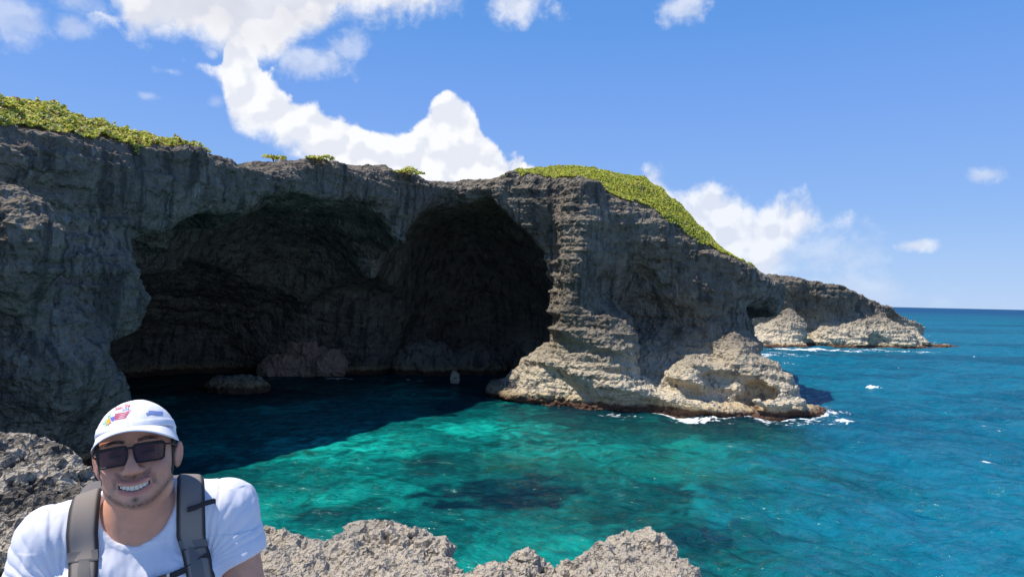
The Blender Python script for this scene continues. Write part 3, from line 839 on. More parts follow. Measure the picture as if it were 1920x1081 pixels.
LEAF_COLS = 1.75 * np.array([(0.22, 0.265, 0.030), (0.28, 0.315, 0.035), (0.15, 0.205, 0.035), (0.36, 0.34, 0.045), (0.44, 0.37, 0.05), (0.08, 0.12, 0.030), (0.42, 0.42, 0.18), (0.22, 0.12, 0.05)])
def leaves(pts, up, size, weights, r_):
    """round cupped leaves of six rim points each"""
    n = len(pts)
    nrm = up + r_.normal(size=(n, 3)) * 0.55; nrm /= np.linalg.norm(nrm, axis=1, keepdims=True)
    t = np.cross(nrm, r_.normal(size=(n, 3))); t /= np.linalg.norm(t, axis=1, keepdims=True)
    s = np.cross(nrm, t)
    rad = size * r_.uniform(0.7, 1.25, n)
    ang = np.linspace(0, 2 * math.pi, 7)[:6]
    ring = pts[:, None] + rad[:, None, None] * (np.cos(ang)[None, :, None] * t[:, None] + np.sin(ang)[None, :, None] * 0.92 * s[:, None] + 0.18 * np.cos(2 * ang)[None, :, None] * nrm[:, None])
    Vv = ring.reshape(-1, 3)
    base = np.arange(n)[:, None] * 6
    Qq = np.concatenate((base + np.array([[0, 1, 2, 3]]), base + np.array([[0, 3, 4, 5]])))
    c = np.minimum(np.array((1.20, 1.06, 1.2)) * LEAF_COLS[r_.choice(len(LEAF_COLS), n, p=weights)] * r_.uniform(0.8, 1.2, (n, 1)), 0.72)
    return Vv, Qq, np.repeat(c, 6, 0)

def lip_param(x, y):
    bd = np.full(len(x), 1e9); bp = np.zeros(len(x))
    for k in range(len(LIPW) - 1):
        a = LIPW[k, :2]; e = LIPW[k + 1, :2] - a
        t = np.clip(((x - a[0]) * e[0] + (y - a[1]) * e[1]) / (e @ e), 0, 1)
        d = np.hypot(x - a[0] - t * e[0], y - a[1] - t * e[1])
        px = LIP[k][0] + t * (LIP[k + 1][0] - LIP[k][0])
        bp = np.where(d < bd, px, bp); bd = np.minimum(d, bd)
    return bd, bp
def scrub(name, label, cat, p_lo, p_hi, dens, d_lo, d_hi, weights, box, seed, thick=0.35, size=0.085, fade=30.0, kind='stuff'):
    r_ = np.random.default_rng(seed)
    n = int((box[2] - box[0]) * (box[3] - box[1]) * dens)
    x = r_.uniform(box[0], box[2], n); y = r_.uniform(box[1], box[3], n)
    inside = sd_poly(x, y, LAND) < 0
    x, y = x[inside], y[inside]
    d, pp = lip_param(x, y)
    nz = fbm(np.stack((x, y, 0 * x), 1), 0.8, 3, 0.6, seed)
    lo = np.interp(pp, *d_lo) + 0.55 * nz
    keep = (d > lo) & (d < d_hi) & (pp > p_lo + fade * nz) & (pp < p_hi + fade * nz)
    x, y, d, nz = x[keep], y[keep], d[keep], nz[keep]
    gz = ground(x, y)
    ok = gz > 5
    x, y, d, nz, gz = x[ok], y[ok], d[ok], nz[ok], gz[ok]
    canopy = thick * (0.55 + 0.9 * fbm(np.stack((x, y, 0 * x), 1), 1.3, 3, 0.6, seed + 5)).clip(0.15, 1.5)
    z = gz + 0.02 + canopy * r_.uniform(0.25, 1.0, len(x)) ** 0.6
    up = np.stack((r_.normal(size=len(x)) * 0.15 + 0.15, -0.75 + 0 * x, 0.70 + 0 * x), 1)
    Vv, Qq, Cc = leaves(np.stack((x, y, z), 1), up, size, weights, r_)
    print(name, len(x))
    return link(name, mesh_np(name, Vv, Qq, m_leaf, colors={'leaf': Cc}), kind=kind, label=label, cat=cat)
wl = np.array([0.19, 0.17, 0.13, 0.16, 0.12, 0.08, 0.08, 0.07]); wl /= wl.sum()
wr = np.array([0.30, 0.28, 0.18, 0.10, 0.03, 0.07, 0.03, 0.01]); wr /= wr.sum()
scrub('ground_cover', 'yellow green sea grape scrub along the top of the tall left cliff', 'ground cover', -400, 400, 330, ([-300, 0, 100, 200, 330, 400], [0.9, 0.7, 0.9, 1.0, 0.6, 0.5]), 7.5, wl, (-32, 16, -10, 48), 5, thick=0.40, size=0.070)
scrub('ground_cover', 'bright green scrub carpeting the mound above the arch headland', 'ground cover', 950, 1445, 330, ([940, 1040, 1150, 1300, 1430], [0.8, 0.9, 1.0, 0.9, 0.7]), 8.5, wr, (-2, 50, 26, 70), 6, thick=0.20, size=0.072)

def shrub(px, py, Y, w, h, label, seed, wts=wl):
    r_ = np.random.default_rng(seed)
    c = P(px, py, Y)
    for step_ in np.arange(0, 7, 0.25):                   # walk in from the edge to firm ground
        c = P(px, py, Y + step_)
        z0 = float(ground(np.array([c[0]]), np.array([c[1]]))[0])
        if z0 > c[2] - 0.5: break
    n = int(260 * w)
    a = r_.uniform(0, 6.283, n); rr = np.sqrt(r_.uniform(0, 1, n))
    hx, hy = w * rr * np.cos(a), 0.7 * rr * np.sin(a)
    hz = h * (1 - rr ** 2 * 0.8) * r_.uniform(0.15, 1.0, n) * (0.7 + 0.5 * np.sin(hx * 3 + seed))
    Vv, Qq, Cc = leaves(np.stack((hx, hy, hz), 1), np.tile((0.1, -0.4, 0.9), (n, 1)), 0.085, wts, r_)
    root = bpy.data.objects.new('low_shrub', None); scene.collection.objects.link(root)
    root.location = (c[0], c[1], max(z0 - 0.05, min(c[2] - 0.02, z0 + 0.75)))
    root['label'] = label; root['category'] = 'shrub'; root['group'] = 'low shrubs on the skyline of the cliff'
    link('foliage', mesh_np('foliage', Vv, Qq, m_leaf, colors={'leaf': Cc}), parent=root)
    sv, sq = [], []
    for k in range(5):
        dx_, dy_ = r_.normal(size=2) * (0.35 * w, 0.2)
        b0 = len(sv); s_ = 0.02
        for zz, ox, oy in ((-0.5, 0, 0), (h * 0.6, dx_, dy_)):
            for ax, ay in ((-s_, -s_), (s_, -s_), (s_, s_), (-s_, s_)): sv.append((ox + ax, oy + ay, zz))
        for q in range(4): sq.append((b0 + q, b0 + (q + 1) % 4, b0 + 4 + (q + 1) % 4, b0 + 4 + q))
    link('stem', mesh_np('stem', sv, sq, M_STEM), parent=root)
for a in [(515, 286, 42.6, 0.85, 0.32, 'smallest low shrub, on the cliff edge right of the big scrub bank', 42),
          (600, 297, 45.2, 1.0, 0.34, 'low shrub on the grey cliff edge beneath the middle of the white cumulus', 43), (757, 324, 51.5, 1.7, 0.55, 'wide low green shrub just left of the notch in the skyline', 44)]:
    shrub(*a)
# ------------------------------------------------------------------ pitted karst ledge in front of the viewer
m, g, b, out = material('pitted_karst')
p = g.node('ShaderNodeNewGeometry').outputs['Position']
n1 = g.noise(p, 1.6, 4.0, 0.6); n2 = g.noise(p, 9.0, 5.0, 0.65); n3 = g.noise(p, 60.0, 4.0, 0.7)
c = g.mix(n2, (0.32, 0.275, 0.215), (0.56, 0.485, 0.385))
c = g.mix(g.step(n1, 0.52, 0.7), c, (0.34, 0.305, 0.255))
c = g.mix(g.mul(g.step(n3, 0.50, 0.66), 0.5), c, (0.20, 0.185, 0.16))
cav = g.node('ShaderNodeAttribute', attribute_name='pit')
c = g.mix(g.mul(g.mul(g.step(g.xyz(p)[0], -1.15, -1.5, 0.0, 1.0), g.step(g.noise(p, 7.0, 5.0, 0.7), 0.42, 0.56)), 0.85), c, (0.055, 0.05, 0.045))     # dark blotches painted for the shaded faces of the boulder behind the man
c = g.mix(g.mul(g.step(cav.outputs['Fac'], 0.35, 0.9), 0.75), c, (0.05, 0.046, 0.042))     # darker colour in the solution pits
g.put(b.inputs['Base Color'], c)
b.inputs['Roughness'].default_value = 0.93; b.inputs['Specular IOR Level'].default_value = 0.15
v_ = g.voro(p, 38.0, 'F1', detail=2.0)
bump(g, b, g.add(g.mul(v_, 0.8), g.add(g.mul(n2, 0.5), g.mul(n3, 0.35))), 0.022, 1.0)
M_LEDGE = m
ZL = 6.70
EDGE = [(200, 985), (380, 975), (450, 975), (490, 984), (520, 984), (560, 998), (600, 1010), (640, 1004), (670, 990), (700, 986), (735, 983), (760, 996), (790, 991), (830, 1018), (855, 1058), (880, 1068), (900, 1052), (930, 1045), (960, 1046),
        (985, 1022), (1000, 1052), (1040, 1060), (1060, 1049), (1100, 1040), (1140, 1020), (1175, 1000), (1190, 996), (1250, 1018), (1265, 1042), (1310, 1078), (1330, 1140)]
LEDGE = [tuple(W(a, b_, 6.74)[:2]) for a, b_ in EDGE] + [(1.2, 1.8), (1.5, 0.0), (1.5, -1.5), (-5.0, -1.5), (-5.0, 3.6), (-2.6, 3.5), (-2.0, 3.55)]
def ledge_field(X, Y, Z):
    sd = sd_poly(X[:, :, 0] + 0 * Y[:, :, 0], Y[:, :, 0] + 0 * X[:, :, 0], LEDGE)[:, :, None]
    F = smax(sd + 0.18 * np.clip(ZL - 0.15 - Z, 0, 3), Z - ZL - 0.03, 0.05)
    for c_, r_, ro in [(P(-40, 1010, 3.2), (0.44, 0.5, 0.44), 0.2), (P(70, 985, 3.0), (0.20, 0.3, 0.24), 0.0), (P(120, 1000, 2.8), (0.15, 0.2, 0.13), 0.0), (tuple(np.array(P(258, 858, 1.52)) * (1, 0, 0) + (0, 1.64, 6.69)), (0.34, 0.30, 0.22), 0.0),
                       (P(985, 1045, 3.38), (0.05, 0.06, 0.05), 0), (P(1195, 1040, 3.62), (0.10, 0.10, 0.06), 0), (P(715, 1022, 3.62), (0.12, 0.1, 0.05), 0)]:
        F = smin(F, ell(X, Y, Z, c_, r_, ro), 0.07)
    for c_, r_, ro in [(P(812, 1040, 3.42), (0.028, 0.16, 0.16), -0.15), (P(560, 1050, 3.2), (0.14, 0.10, 0.05), 0.3), (P(640, 1075, 3.0), (0.12, 0.07, 0.05), 0), (P(1155, 1060, 3.35), (0.02, 0.1, 0.1), 0.4)]:
        F = smax(F, -ell(X, Y, Z, c_, r_, ro), 0.03)
    return F
def crag_near(p):
    w1, w2 = worley(p, 3.2, 105, (1, 1, 0.8)); w3, _ = worley(p, 9.0, 107)
    return 0.032 * fbm(p, 1.3, 3, 0.55, 101) + 0.052 * fbm(p, 3.6, 4, 0.66, 103, ridged=True) - 0.05 * (w1 - 0.5) - 0.035 * (w3 - 0.5)
_hl = 0.032
V, Q = build_rock(ledge_field, (-3.3, 1.55, 5.95), (1.55, 4.5, 7.75), _hl, None, 'ledge')
# noise on the sampled field would be costly to weigh twice, so the relief goes on the mesh
V = relax(V, Q, 2, 0.4)
N = normals(V, Q)
V = V + N * crag_near(V)[:, None]
V = relax(V, Q, 1, 0.25)
V, Q = subdivide(V, Q)
N = normals(V, Q)
w1, w2 = worley(V, 17.0, 111, (1, 1, 0.8)); w3, w4 = worley(V, 34.0, 113)
w5, _ = worley(V, 8.5, 119, (1, 1, 0.7))
pit = sstep(0.42 - w1, 0.0, 0.30) * sstep(fbm(V, 2.2, 3, 0.6, 115) + 0.45 * sstep(-V[:, 0], 1.15, 1.5), -0.1, 0.35)
pit2 = sstep(0.40 - w3, 0.0, 0.3)
V = V + N * (0.020 * (w2 - w1 - 0.3) - 0.045 * pit - 0.012 * pit2 - 0.030 * sstep(-V[:, 0], 1.1, 1.5) * sstep(0.36 - w5, 0.0, 0.3) + 0.034 * fbm(V, 11.0, 4, 0.7, 117, ridged=True))[:, None]
print('ledge', len(V))
link('ledge', mesh_np('ledge', V, Q, M_LEDGE, attrs={'pit': pit}), kind='structure', label='sharp pitted limestone ledge at the viewer\'s feet')
# ------------------------------------------------------------------ the man sitting on the ledge
O = P(258, 858, 1.52)                                    # middle of his head
def Ry(a): c, s = math.cos(a), math.sin(a); return np.array(((c, 0, s), (0, 1, 0), (-s, 0, c)))
def Rx(a): c, s = math.cos(a), math.sin(a); return np.array(((1, 0, 0), (0, c, -s), (0, s, c)))
def Rz(a): c, s = math.cos(a), math.sin(a); return np.array(((c, -s, 0), (s, c, 0), (0, 0, 1)))
HR = Rz(math.radians(-4)) @ Rx(math.radians(-14)) @ Ry(math.radians(-7.5))     # head turned, lifted and tilted
def head_local(X, Y, Z):
    R = HR.T
    return (R[0, 0] * X + R[0, 1] * Y + R[0, 2] * Z, R[1, 0] * X + R[1, 1] * Y + R[1, 2] * Z, R[2, 0] * X + R[2, 1] * Y + R[2, 2] * Z)
def to_world(v): return np.asarray(v, float) @ HR.T      # head axes -> body axes

def cap_sd(X, Y, Z, a, b, ra, rb):
    a = np.array(a, float); b = np.array(b, float); e = b - a
    t = np.clip(((X - a[0]) * e[0] + (Y - a[1]) * e[1] + (Z - a[2]) * e[2]) / (e @ e), 0, 1)
    return np.sqrt((X - a[0] - t * e[0]) ** 2 + (Y - a[1] - t * e[1]) ** 2 + (Z - a[2] - t * e[2]) ** 2) - (ra + (rb - ra) * t)

SH = {-1: (-0.175, 0.09, -0.195), 1: (0.198, 0.09, -0.166)}
EL = {-1: (-0.235, 0.03, -0.455), 1: (0.262, 0.02, -0.440)}
WR = {-1: (-0.165, -0.20, -0.50), 1: (0.160, -0.20, -0.49)}
KN = {-1: (-0.175, -0.36, -0.55), 1: (0.170, -0.36, -0.54)}
HIP = {-1: (-0.095, 0.08, -0.69), 1: (0.095, 0.08, -0.69)}
AN = {-1: (-0.16, -0.40, -0.86), 1: (0.16, -0.40, -0.86)}

def torso_sd(X, Y, Z):
    F = ell(X, Y, Z, (0.0, 0.095, -0.340), (0.180, 0.118, 0.20))
    F = smin(F, ell(X, Y, Z, (0.0, 0.075, -0.56), (0.185, 0.145, 0.21)), 0.05)
    F = smin(F, cap_sd(X, Y, Z, SH[-1], SH[1], 0.062, 0.062), 0.04)
    for s in (-1, 1):
        F = smin(F, cap_sd(X, Y, Z, (0.0, 0.085, -0.125), (SH[s][0] * 0.62, 0.095, SH[s][2] + 0.022), 0.050, 0.050), 0.03)
        F = smin(F, ell(X, Y, Z, (0.085 * s, 0.005, -0.315), (0.085, 0.045, 0.075)), 0.04)
    return F
def arm_sd(X, Y, Z, s, grow=0.0, fore=True):
    F = cap_sd(X, Y, Z, SH[s], EL[s], 0.060 + grow, 0.048 + grow)
    if fore:
        F = smin(F, cap_sd(X, Y, Z, EL[s], WR[s], 0.046, 0.030), 0.02)
    return F
def hand_sd(X, Y, Z, s):
    w = np.array(WR[s]); k = np.array(KN[s]) + (0, -0.03, 0.085)
    d = k - w; d /= np.linalg.norm(d)
    side = np.cross(d, (0, 0, 1.0)); side /= np.linalg.norm(side); nrm = np.cross(side, d)
    palm = w + d * 0.055
    F = cap_sd(X, Y, Z, w, palm, 0.027, 0.026)
    for q, (off, ln) in enumerate(((-0.030, 0.062), (-0.010, 0.074), (0.010, 0.078), (0.029, 0.070))):
        off *= s
        b0 = w + d * 0.07 + side * off; b1 = b0 + d * ln * 0.55 + side * off * 0.15; b2 = b1 + d * ln * 0.40 - nrm * 0.022
        F = smin(F, cap_sd(X, Y, Z, w + d * 0.03 + side * off * 0.6, b0, 0.016, 0.0105), 0.008)
        F = np.minimum(F, cap_sd(X, Y, Z, b0, b1, 0.0105, 0.0092)); F = np.minimum(F, cap_sd(X, Y, Z, b1, b2, 0.0092, 0.0078))
    t0 = w + d * 0.025 - side * 0.026 * s; t1 = t0 + d * 0.035 - side * 0.026 * s; t2 = t1 + d * 0.030 - side * 0.006 * s - nrm * 0.008
    F = smin(F, cap_sd(X, Y, Z, t0, t1, 0.015, 0.012), 0.008); F = np.minimum(F, cap_sd(X, Y, Z, t1, t2, 0.012, 0.009))
    return F
def smile(x): return 10.5 * x * x
def head_sd(X, Y, Z):
    x, y, z = head_local(X, Y, Z)
    ax = np.abs(x)
    F = ell(x, y, z, (0, 0.014, 0.035), (0.077, 0.092, 0.094))
    F = smin(F, ell(x, y, z, (0, -0.020, -0.022), (0.0725, 0.066, 0.082)), 0.02)
    F = smin(F, ell(x, y, z, (0, -0.026, -0.066), (0.064, 0.056, 0.045)), 0.02)
    F = smin(F, ell(ax, y, z, (0.040, 0.000, -0.070), (0.026, 0.040, 0.034)), 0.02)
    F = smin(F, ell(x, y, z, (0, -0.072, -0.098), (0.024, 0.016, 0.016)), 0.016)
    F = smin(F, ell(ax, y, z, (0.043, -0.058, -0.029), (0.024, 0.022, 0.022)), 0.014)       # cheeks lifted by the smile
    F = smin(F, ell(ax, y, z, (0.031, -0.072, 0.030), (0.028, 0.012, 0.009)), 0.012)        # brow
    F = smax(F, -ell(ax, y, z, (0.034, -0.100, 0.008), (0.020, 0.020, 0.013)), 0.010)       # sockets
    F = smin(F, ell(ax, y, z, (0.033, -0.072, 0.007), (0.016, 0.0125, 0.010)), 0.004)       # closed squinting lids
    F = smin(F, cap_sd(x, y, z, (0, -0.083, 0.018), (0, -0.104, -0.022), 0.009, 0.0115), 0.010)
    F = smin(F, ell(x, y, z, (0, -0.106, -0.028), (0.0145, 0.013, 0.0115)), 0.008)
    F = smin(F, ell(ax, y, z, (0.0155, -0.092, -0.032), (0.0095, 0.011, 0.0085)), 0.006)
    F = smax(F, -ell(ax, y, z, (0.0075, -0.103, -0.041), (0.0045, 0.006, 0.0045)), 0.003)
    zs = z - smile(x)
    F = smin(F, ell(x, y, zs, (0, -0.064, -0.064), (0.043, 0.027, 0.028)), 0.012)           # muzzle
    F = smin(F, ell(x, y, zs, (0, -0.0860, -0.0582), (0.0370, 0.0068, 0.0040)), 0.004)       # upper lip
    F = smin(F, ell(x, y, zs, (0, -0.0842, -0.0785), (0.0335, 0.0070, 0.0052)), 0.004)       # lower lip
    F = smax(F, -ell(x, y, zs, (0, -0.089, -0.0680), (0.0315, 0.024, 0.0056)), 0.003)        # open smile
    for a_, b_ in (((0.0195, -0.0925, -0.036), (0.032, -0.0850, -0.043)), ((0.032, -0.0850, -0.043), (0.0435, -0.0720, -0.058))):
        F = smax(F, -cap_sd(ax, y, z, a_, b_, 0.0022, 0.0030), 0.006)        # fold from nose to mouth corner
    F = smin(F, ell(ax - 0.16 * (z + 0.01) - 0.25 * (y - 0.0), y, z, (0.081, 0.012, -0.006), (0.0085, 0.019, 0.031)), 0.005)    # ears
    F = smax(F, -ell(ax - 0.16 * (z + 0.01) - 0.25 * (y - 0.0), y, z, (0.089, 0.007, -0.003), (0.0055, 0.012, 0.022)), 0.004)
    return F
def neck_sd(X, Y, Z):
    return cap_sd(X, Y, Z, to_world((0, 0.020, -0.05)), (0.0, 0.075, -0.20), 0.058, 0.064)

def grid_field(fn, lo, hi, h):
    xs = np.arange(lo[0], hi[0], h); ys = np.arange(lo[1], hi[1], h); zs = np.arange(lo[2], hi[2], h)
    return fn(xs[:, None, None], ys[None, :, None], zs[None, None, :]), (xs, ys, zs)

# body: one continuous skin surface
_hb = 0.004
_bl, _bh = (-0.345, -0.40, -0.80), (0.345, 0.26, 0.145)
xs = np.arange(_bl[0], _bh[0], _hb); ys = np.arange(_bl[1], _bh[1], _hb); zs = np.arange(_bl[2], _bh[2], _hb)
def block(F, fn, lo, hi, k=0.0):
    i0, i1 = np.searchsorted(xs, (lo[0], hi[0])); j0, j1 = np.searchsorted(ys, (lo[1], hi[1])); k0, k1 = np.searchsorted(zs, (lo[2], hi[2]))
    v = fn(xs[i0:i1, None, None], ys[None, j0:j1, None], zs[None, None, k0:k1])
    sub = F[i0:i1, j0:j1, k0:k1]
    F[i0:i1, j0:j1, k0:k1] = smin(sub, v, k) if k else np.minimum(sub, v)
FB = np.full((len(xs), len(ys), len(zs)), 0.05, np.float32)
block(FB, lambda X, Y, Z: torso_sd(X, Y, Z) + 0.004, (-0.30, -0.10, -0.79), (0.30, 0.25, -0.0))
for s in (-1, 1):
    lox, hix = (-0.34, -0.05) if s < 0 else (0.05, 0.34)
    block(FB, lambda X, Y, Z: arm_sd(X, Y, Z, s), (lox, -0.26, -0.52), (hix, 0.20, 0.0), 0.02)
    block(FB, lambda X, Y, Z: hand_sd(X, Y, Z, s), (lox, -0.40, -0.62), (hix, -0.15, -0.40), 0.008)
block(FB, neck_sd, (-0.12, -0.08, -0.26), (0.12, 0.18, 0.02), 0.035)
block(FB, head_sd, (-0.13, -0.14, -0.15), (0.13, 0.15, 0.145), 0.012)
V, Q = surface_net(FB, _bl, _hb)
V = relax(V, Q, 1, 0.35)
V, Q = subdivide(V, Q)
V = relax(V, Q, 2, 0.45)
hx, hy, hz = head_local(V[:, 0], V[:, 1], V[:, 2])
ahx = np.abs(hx)
skin = np.tile(np.array((0.60, 0.30, 0.195)), (len(V), 1)) * (1 + 0.10 * fbm(V, 30, 3, 0.6, 201))[:, None]
def tint(mask, c, a): 
    global skin
    skin = skin + (np.array(c) - skin) * np.clip(mask * a, 0, 1)[:, None]
front = sstep(-hy, 0.02, 0.05) * (hz > -0.16) * (hz < 0.14)
hzs = hz - smile(hx)
tint(front * np.exp(-((ahx - 0.045) / 0.022) ** 2 - ((hz + 0.03) / 0.02) ** 2), (0.50, 0.19, 0.13), 0.45)      # ruddy cheeks
tint(front * np.exp(-(hx / 0.016) ** 2 - ((hz + 0.03) / 0.014) ** 2), (0.50, 0.20, 0.14), 0.35)
tint(sstep(ahx, 0.078, 0.086) * (hz > -0.06) * (hz < 0.06) * (hy > -0.04), (0.50, 0.20, 0.15), 0.5)
st = 0.6 + 0.8 * np.abs(fbm(V, 160, 2, 0.6, 205))
beard = (0.085, 0.045, 0.030)
tint(front * sstep(0.0105 - np.abs(hzs + 0.0475), 0, 0.006) * sstep(0.040 - ahx, 0, 0.01) * (hy < -0.06), beard, 0.75 * st)
tint(front * sstep(0.007 - np.abs(ahx - 0.0385), 0, 0.005) * sstep(0.016 - np.abs(hz + 0.053), 0, 0.008), beard, 0.55 * st)
tint(front * np.exp(-(hx / 0.0065) ** 2 - ((hz + 0.0925) / 0.006) ** 2), beard, 0.9)
zj = -0.1065 + 10.0 * hx ** 2
tint((hz < 0.0) * (hy < 0.03) * np.exp(-((hz - zj) / 0.0075) ** 2) * (hy > -0.098), beard, 0.85 * st)
tint((hz < -0.02) * (hy < 0.01) * np.exp(-((hz - zj - 0.014) / 0.02) ** 2) * sstep(ahx, 0.02, 0.05), beard, 0.25 * st)
tint((hz < 0.03) * (hz > -0.05) * np.exp(-((ahx - 0.0715) / 0.006) ** 2 - ((hy + 0.012) / 0.012) ** 2), beard, 0.6 * st)
lipm = front * sstep(0.037 - ahx, 0, 0.004) * (hy < -0.072) * np.maximum(sstep(0.0056 - np.abs(hzs + 0.0570), 0, 0.003), sstep(0.0066 - np.abs(hzs + 0.0790), 0, 0.003))
tint(lipm, (0.44, 0.150, 0.130), 0.7)
tint(front * (np.abs(hzs + 0.0675) < 0.0068) * (ahx < 0.0318) * (hy > -0.0835) * (hy < -0.045), (0.05, 0.012, 0.012), 1.0)
brow_z = 0.0335 + 0.004 * np.sin((ahx - 0.012) / 0.042 * math.pi)
tint(front * sstep(0.0062 - np.abs(hz - brow_z), 0, 0.004) * sstep(ahx, 0.009, 0.016) * sstep(0.058 - ahx, 0, 0.014), (0.022, 0.014, 0.012), 1.15 * st)
tint(front * np.exp(-((hz - 0.0065) / 0.0022) ** 2) * sstep(0.015 - np.abs(ahx - 0.033), 0, 0.004), (0.03, 0.018, 0.016), 0.8)
m, g, b, out = material('skin')
g.put(b.inputs['Base Color'], g.node('ShaderNodeAttribute', attribute_name='skin').outputs['Color'])
b.inputs['Roughness'].default_value = 0.48; b.inputs['Specular IOR Level'].default_value = 0.35
b.inputs['Subsurface Weight'].default_value = 0.18; b.inputs['Subsurface Radius'].default_value = (1.0, 0.35, 0.2); b.inputs['Subsurface Scale'].default_value = 0.006
pp_ = g.node('ShaderNodeTexCoord').outputs['Object']
bump(g, b, g.add(g.noise(pp_, 420.0, 3.0, 0.65), g.noise(pp_, 60.0, 3.0, 0.6)), 0.0016, 0.5)
man = link('person', mesh_np('person', V, Q, m, smooth=True, colors={'skin': skin}), label='smiling man in white cap, sunglasses and white t-shirt sitting on the pitted ledge', cat='person', loc=tuple(O))
man.rotation_euler.z = math.radians(24); man.scale = (0.93,) * 3

# t-shirt
def sleeve_cut(X, Y, Z, s):
    a = np.array(SH[s]); e = np.array(EL[s]) - a; L_ = np.linalg.norm(e); e /= L_
    n = e + np.array((0.25 * s, -0.1, 0.0)); n /= np.linalg.norm(n)
    q = a + e * (0.132 if s > 0 else 0.17)
    return (X - q[0]) * n[0] + (Y - q[1]) * n[1] + (Z - q[2]) * n[2]
def shirt_sd(X, Y, Z):
    F = torso_sd(X, Y, Z) - 0.010
    for s in (-1, 1):
        A = arm_sd(X, Y, Z, s, 0.016, False)
        A = smax(A, sleeve_cut(X, Y, Z, s), 0.004)
        F = smin(F, A, 0.028)
    F = smax(F, -0.72 - Z, 0.01)
    return F
def shirt_full(X, Y, Z):
    F = shirt_sd(X, Y, Z)
    F = smax(F, -ell(X, Y, Z, (0.0, 0.025, -0.095), (0.083, 0.110, 0.108)), 0.006)          # neck opening
    for s in (-1, 1):                                                                     # hollow of the sleeve
        a = np.array(SH[s]); e = np.array(EL[s]) - a
        F = smax(F, -np.maximum(cap_sd(X, Y, Z, tuple(a + e * 0.35), EL[s], 0.0585, 0.0560), -(sleeve_cut(X, Y, Z, s) + 0.03)), 0.003)
    return F
_hs = 0.0045
FS, _ = grid_field(shirt_full, (-0.345, -0.13, -0.74), (0.345, 0.27, 0.02), _hs)
V, Q = surface_net(FS.astype(np.float32), (-0.345, -0.13, -0.74), _hs)
V = relax(V, Q, 1, 0.4)
V, Q = subdivide(V, Q)
N = normals(V, Q)
# folds that fan out from the armpits and hang between the straps
wr_ = np.zeros(len(V))
for s in (-1, 1):
    c = np.array((0.145 * s, -0.02, -0.295 if s < 0 else -0.275))
    d = V - c; r_ = np.linalg.norm(d, axis=1); ang = np.arctan2(d[:, 2], d[:, 0] * s)
    ph = ang * 17 + 14 * r_ + 2.2 * fbm(V, 9, 2, 0.5, 211 + s)
    wr_ += (0.0046 if s < 0 else 0.0034) * np.exp(-((r_ - 0.10) / 0.075) ** 2) * (np.abs(np.sin(ph)) ** 0.8 - 0.55) * sstep(V[:, 0] * s, 0.06, 0.13) * sstep(-sleeve_cut(V[:, 0], V[:, 1], V[:, 2], s), 0.004, 0.035)
hm_ = np.ones(len(V))
for s in (-1, 1):
    hm_ *= np.where((V[:, 0] * s > 0.12) & (V[:, 2] > -0.45), sstep(-sleeve_cut(V[:, 0], V[:, 1], V[:, 2], s), 0.002, 0.03), 1.0)
    sm_ = V[:, 0] * s - 0.172 - 0.12 * (V[:, 2] + 0.16)
    wr_ += -0.0022 * np.exp(-(sm_ / 0.0028) ** 2) * (V[:, 2] > -0.30)      # armhole seam
wr_ += hm_ * 0.0040 * fbm(V, 12, 3, 0.55, 215, stretch=(1.6, 1.0, 0.5)) * (V[:, 2] < -0.10) + 0.006 * fbm(V, 5, 2, 0.5, 217, stretch=(1.2, 1, 0.6)) * (V[:, 2] < -0.2)
nk = ell(V[:, 0], V[:, 1], V[:, 2], (0.0, 0.025, -0.095), (0.083, 0.110, 0.108))
wr_ += 0.0016 * sstep(0.016 - nk, 0, 0.004) * (V[:, 2] < 0.01)                             # ribbed collar
for s in (-1, 1):
    sc_ = sleeve_cut(V[:, 0], V[:, 1], V[:, 2], s)
    wr_ += 0.0012 * ((sc_ > -0.022) & (sc_ < 0.003) & (V[:, 0] * s > 0.15) & (V[:, 2] > -0.45))
V = V + N * wr_[:, None]
V = relax(V, Q, 2, 0.4)
m, g, b, out = material('white_cotton')
pp_ = g.node('ShaderNodeTexCoord').outputs['Object']
b.inputs['Base Color'].default_value = (0.70, 0.69, 0.74, 1); b.inputs['Roughness'].default_value = 0.9; b.inputs['Specular IOR Level'].default_value = 0.15
bump(g, b, g.noise(pp_, 700.0, 2.0, 0.6), 0.0006, 0.4)
link('t_shirt', mesh_np('t_shirt', V, Q, m, smooth=True), parent=man)
M_COTTON = m

# hair under the cap
def hair_sd(X, Y, Z):
    x, y, z = head_local(X, Y, Z); ax = np.abs(x)
    F = smin(ell(x, y, z, (0, 0.014, 0.035), (0.0785, 0.094, 0.0955)), ell(x, y, z, (0, -0.020, -0.022), (0.0735, 0.066, 0.082)), 0.02) - 0.002
    lim = np.maximum(-(y + 0.022 - 0.25 * z), -(z + 0.030 - 0.55 * np.clip(y - 0.02, -1, 0.0) + 0.6 * np.clip(y - 0.02, 0, 0.06)))
    F = smax(F, lim, 0.006)
    return smax(F, -ell(ax, y, z, (0.086, 0.014, -0.006), (0.020, 0.022, 0.034)), 0.004)
FS, _ = grid_field(hair_sd, (-0.11, -0.07, -0.12), (0.11, 0.14, 0.14), 0.004)
V, Q = surface_net(FS.astype(np.float32), (-0.11, -0.07, -0.12), 0.004)
V, Q = subdivide(V, Q); N = normals(V, Q)
V = V + N * (0.0022 * fbm(V, 120, 2, 0.6, 221, stretch=(1, 1, 0.4)))[:, None]
link('hair', mesh_np('hair', V, Q, plain('black_hair', (0.018, 0.014, 0.012), 0.55, 0.4)), parent=man)

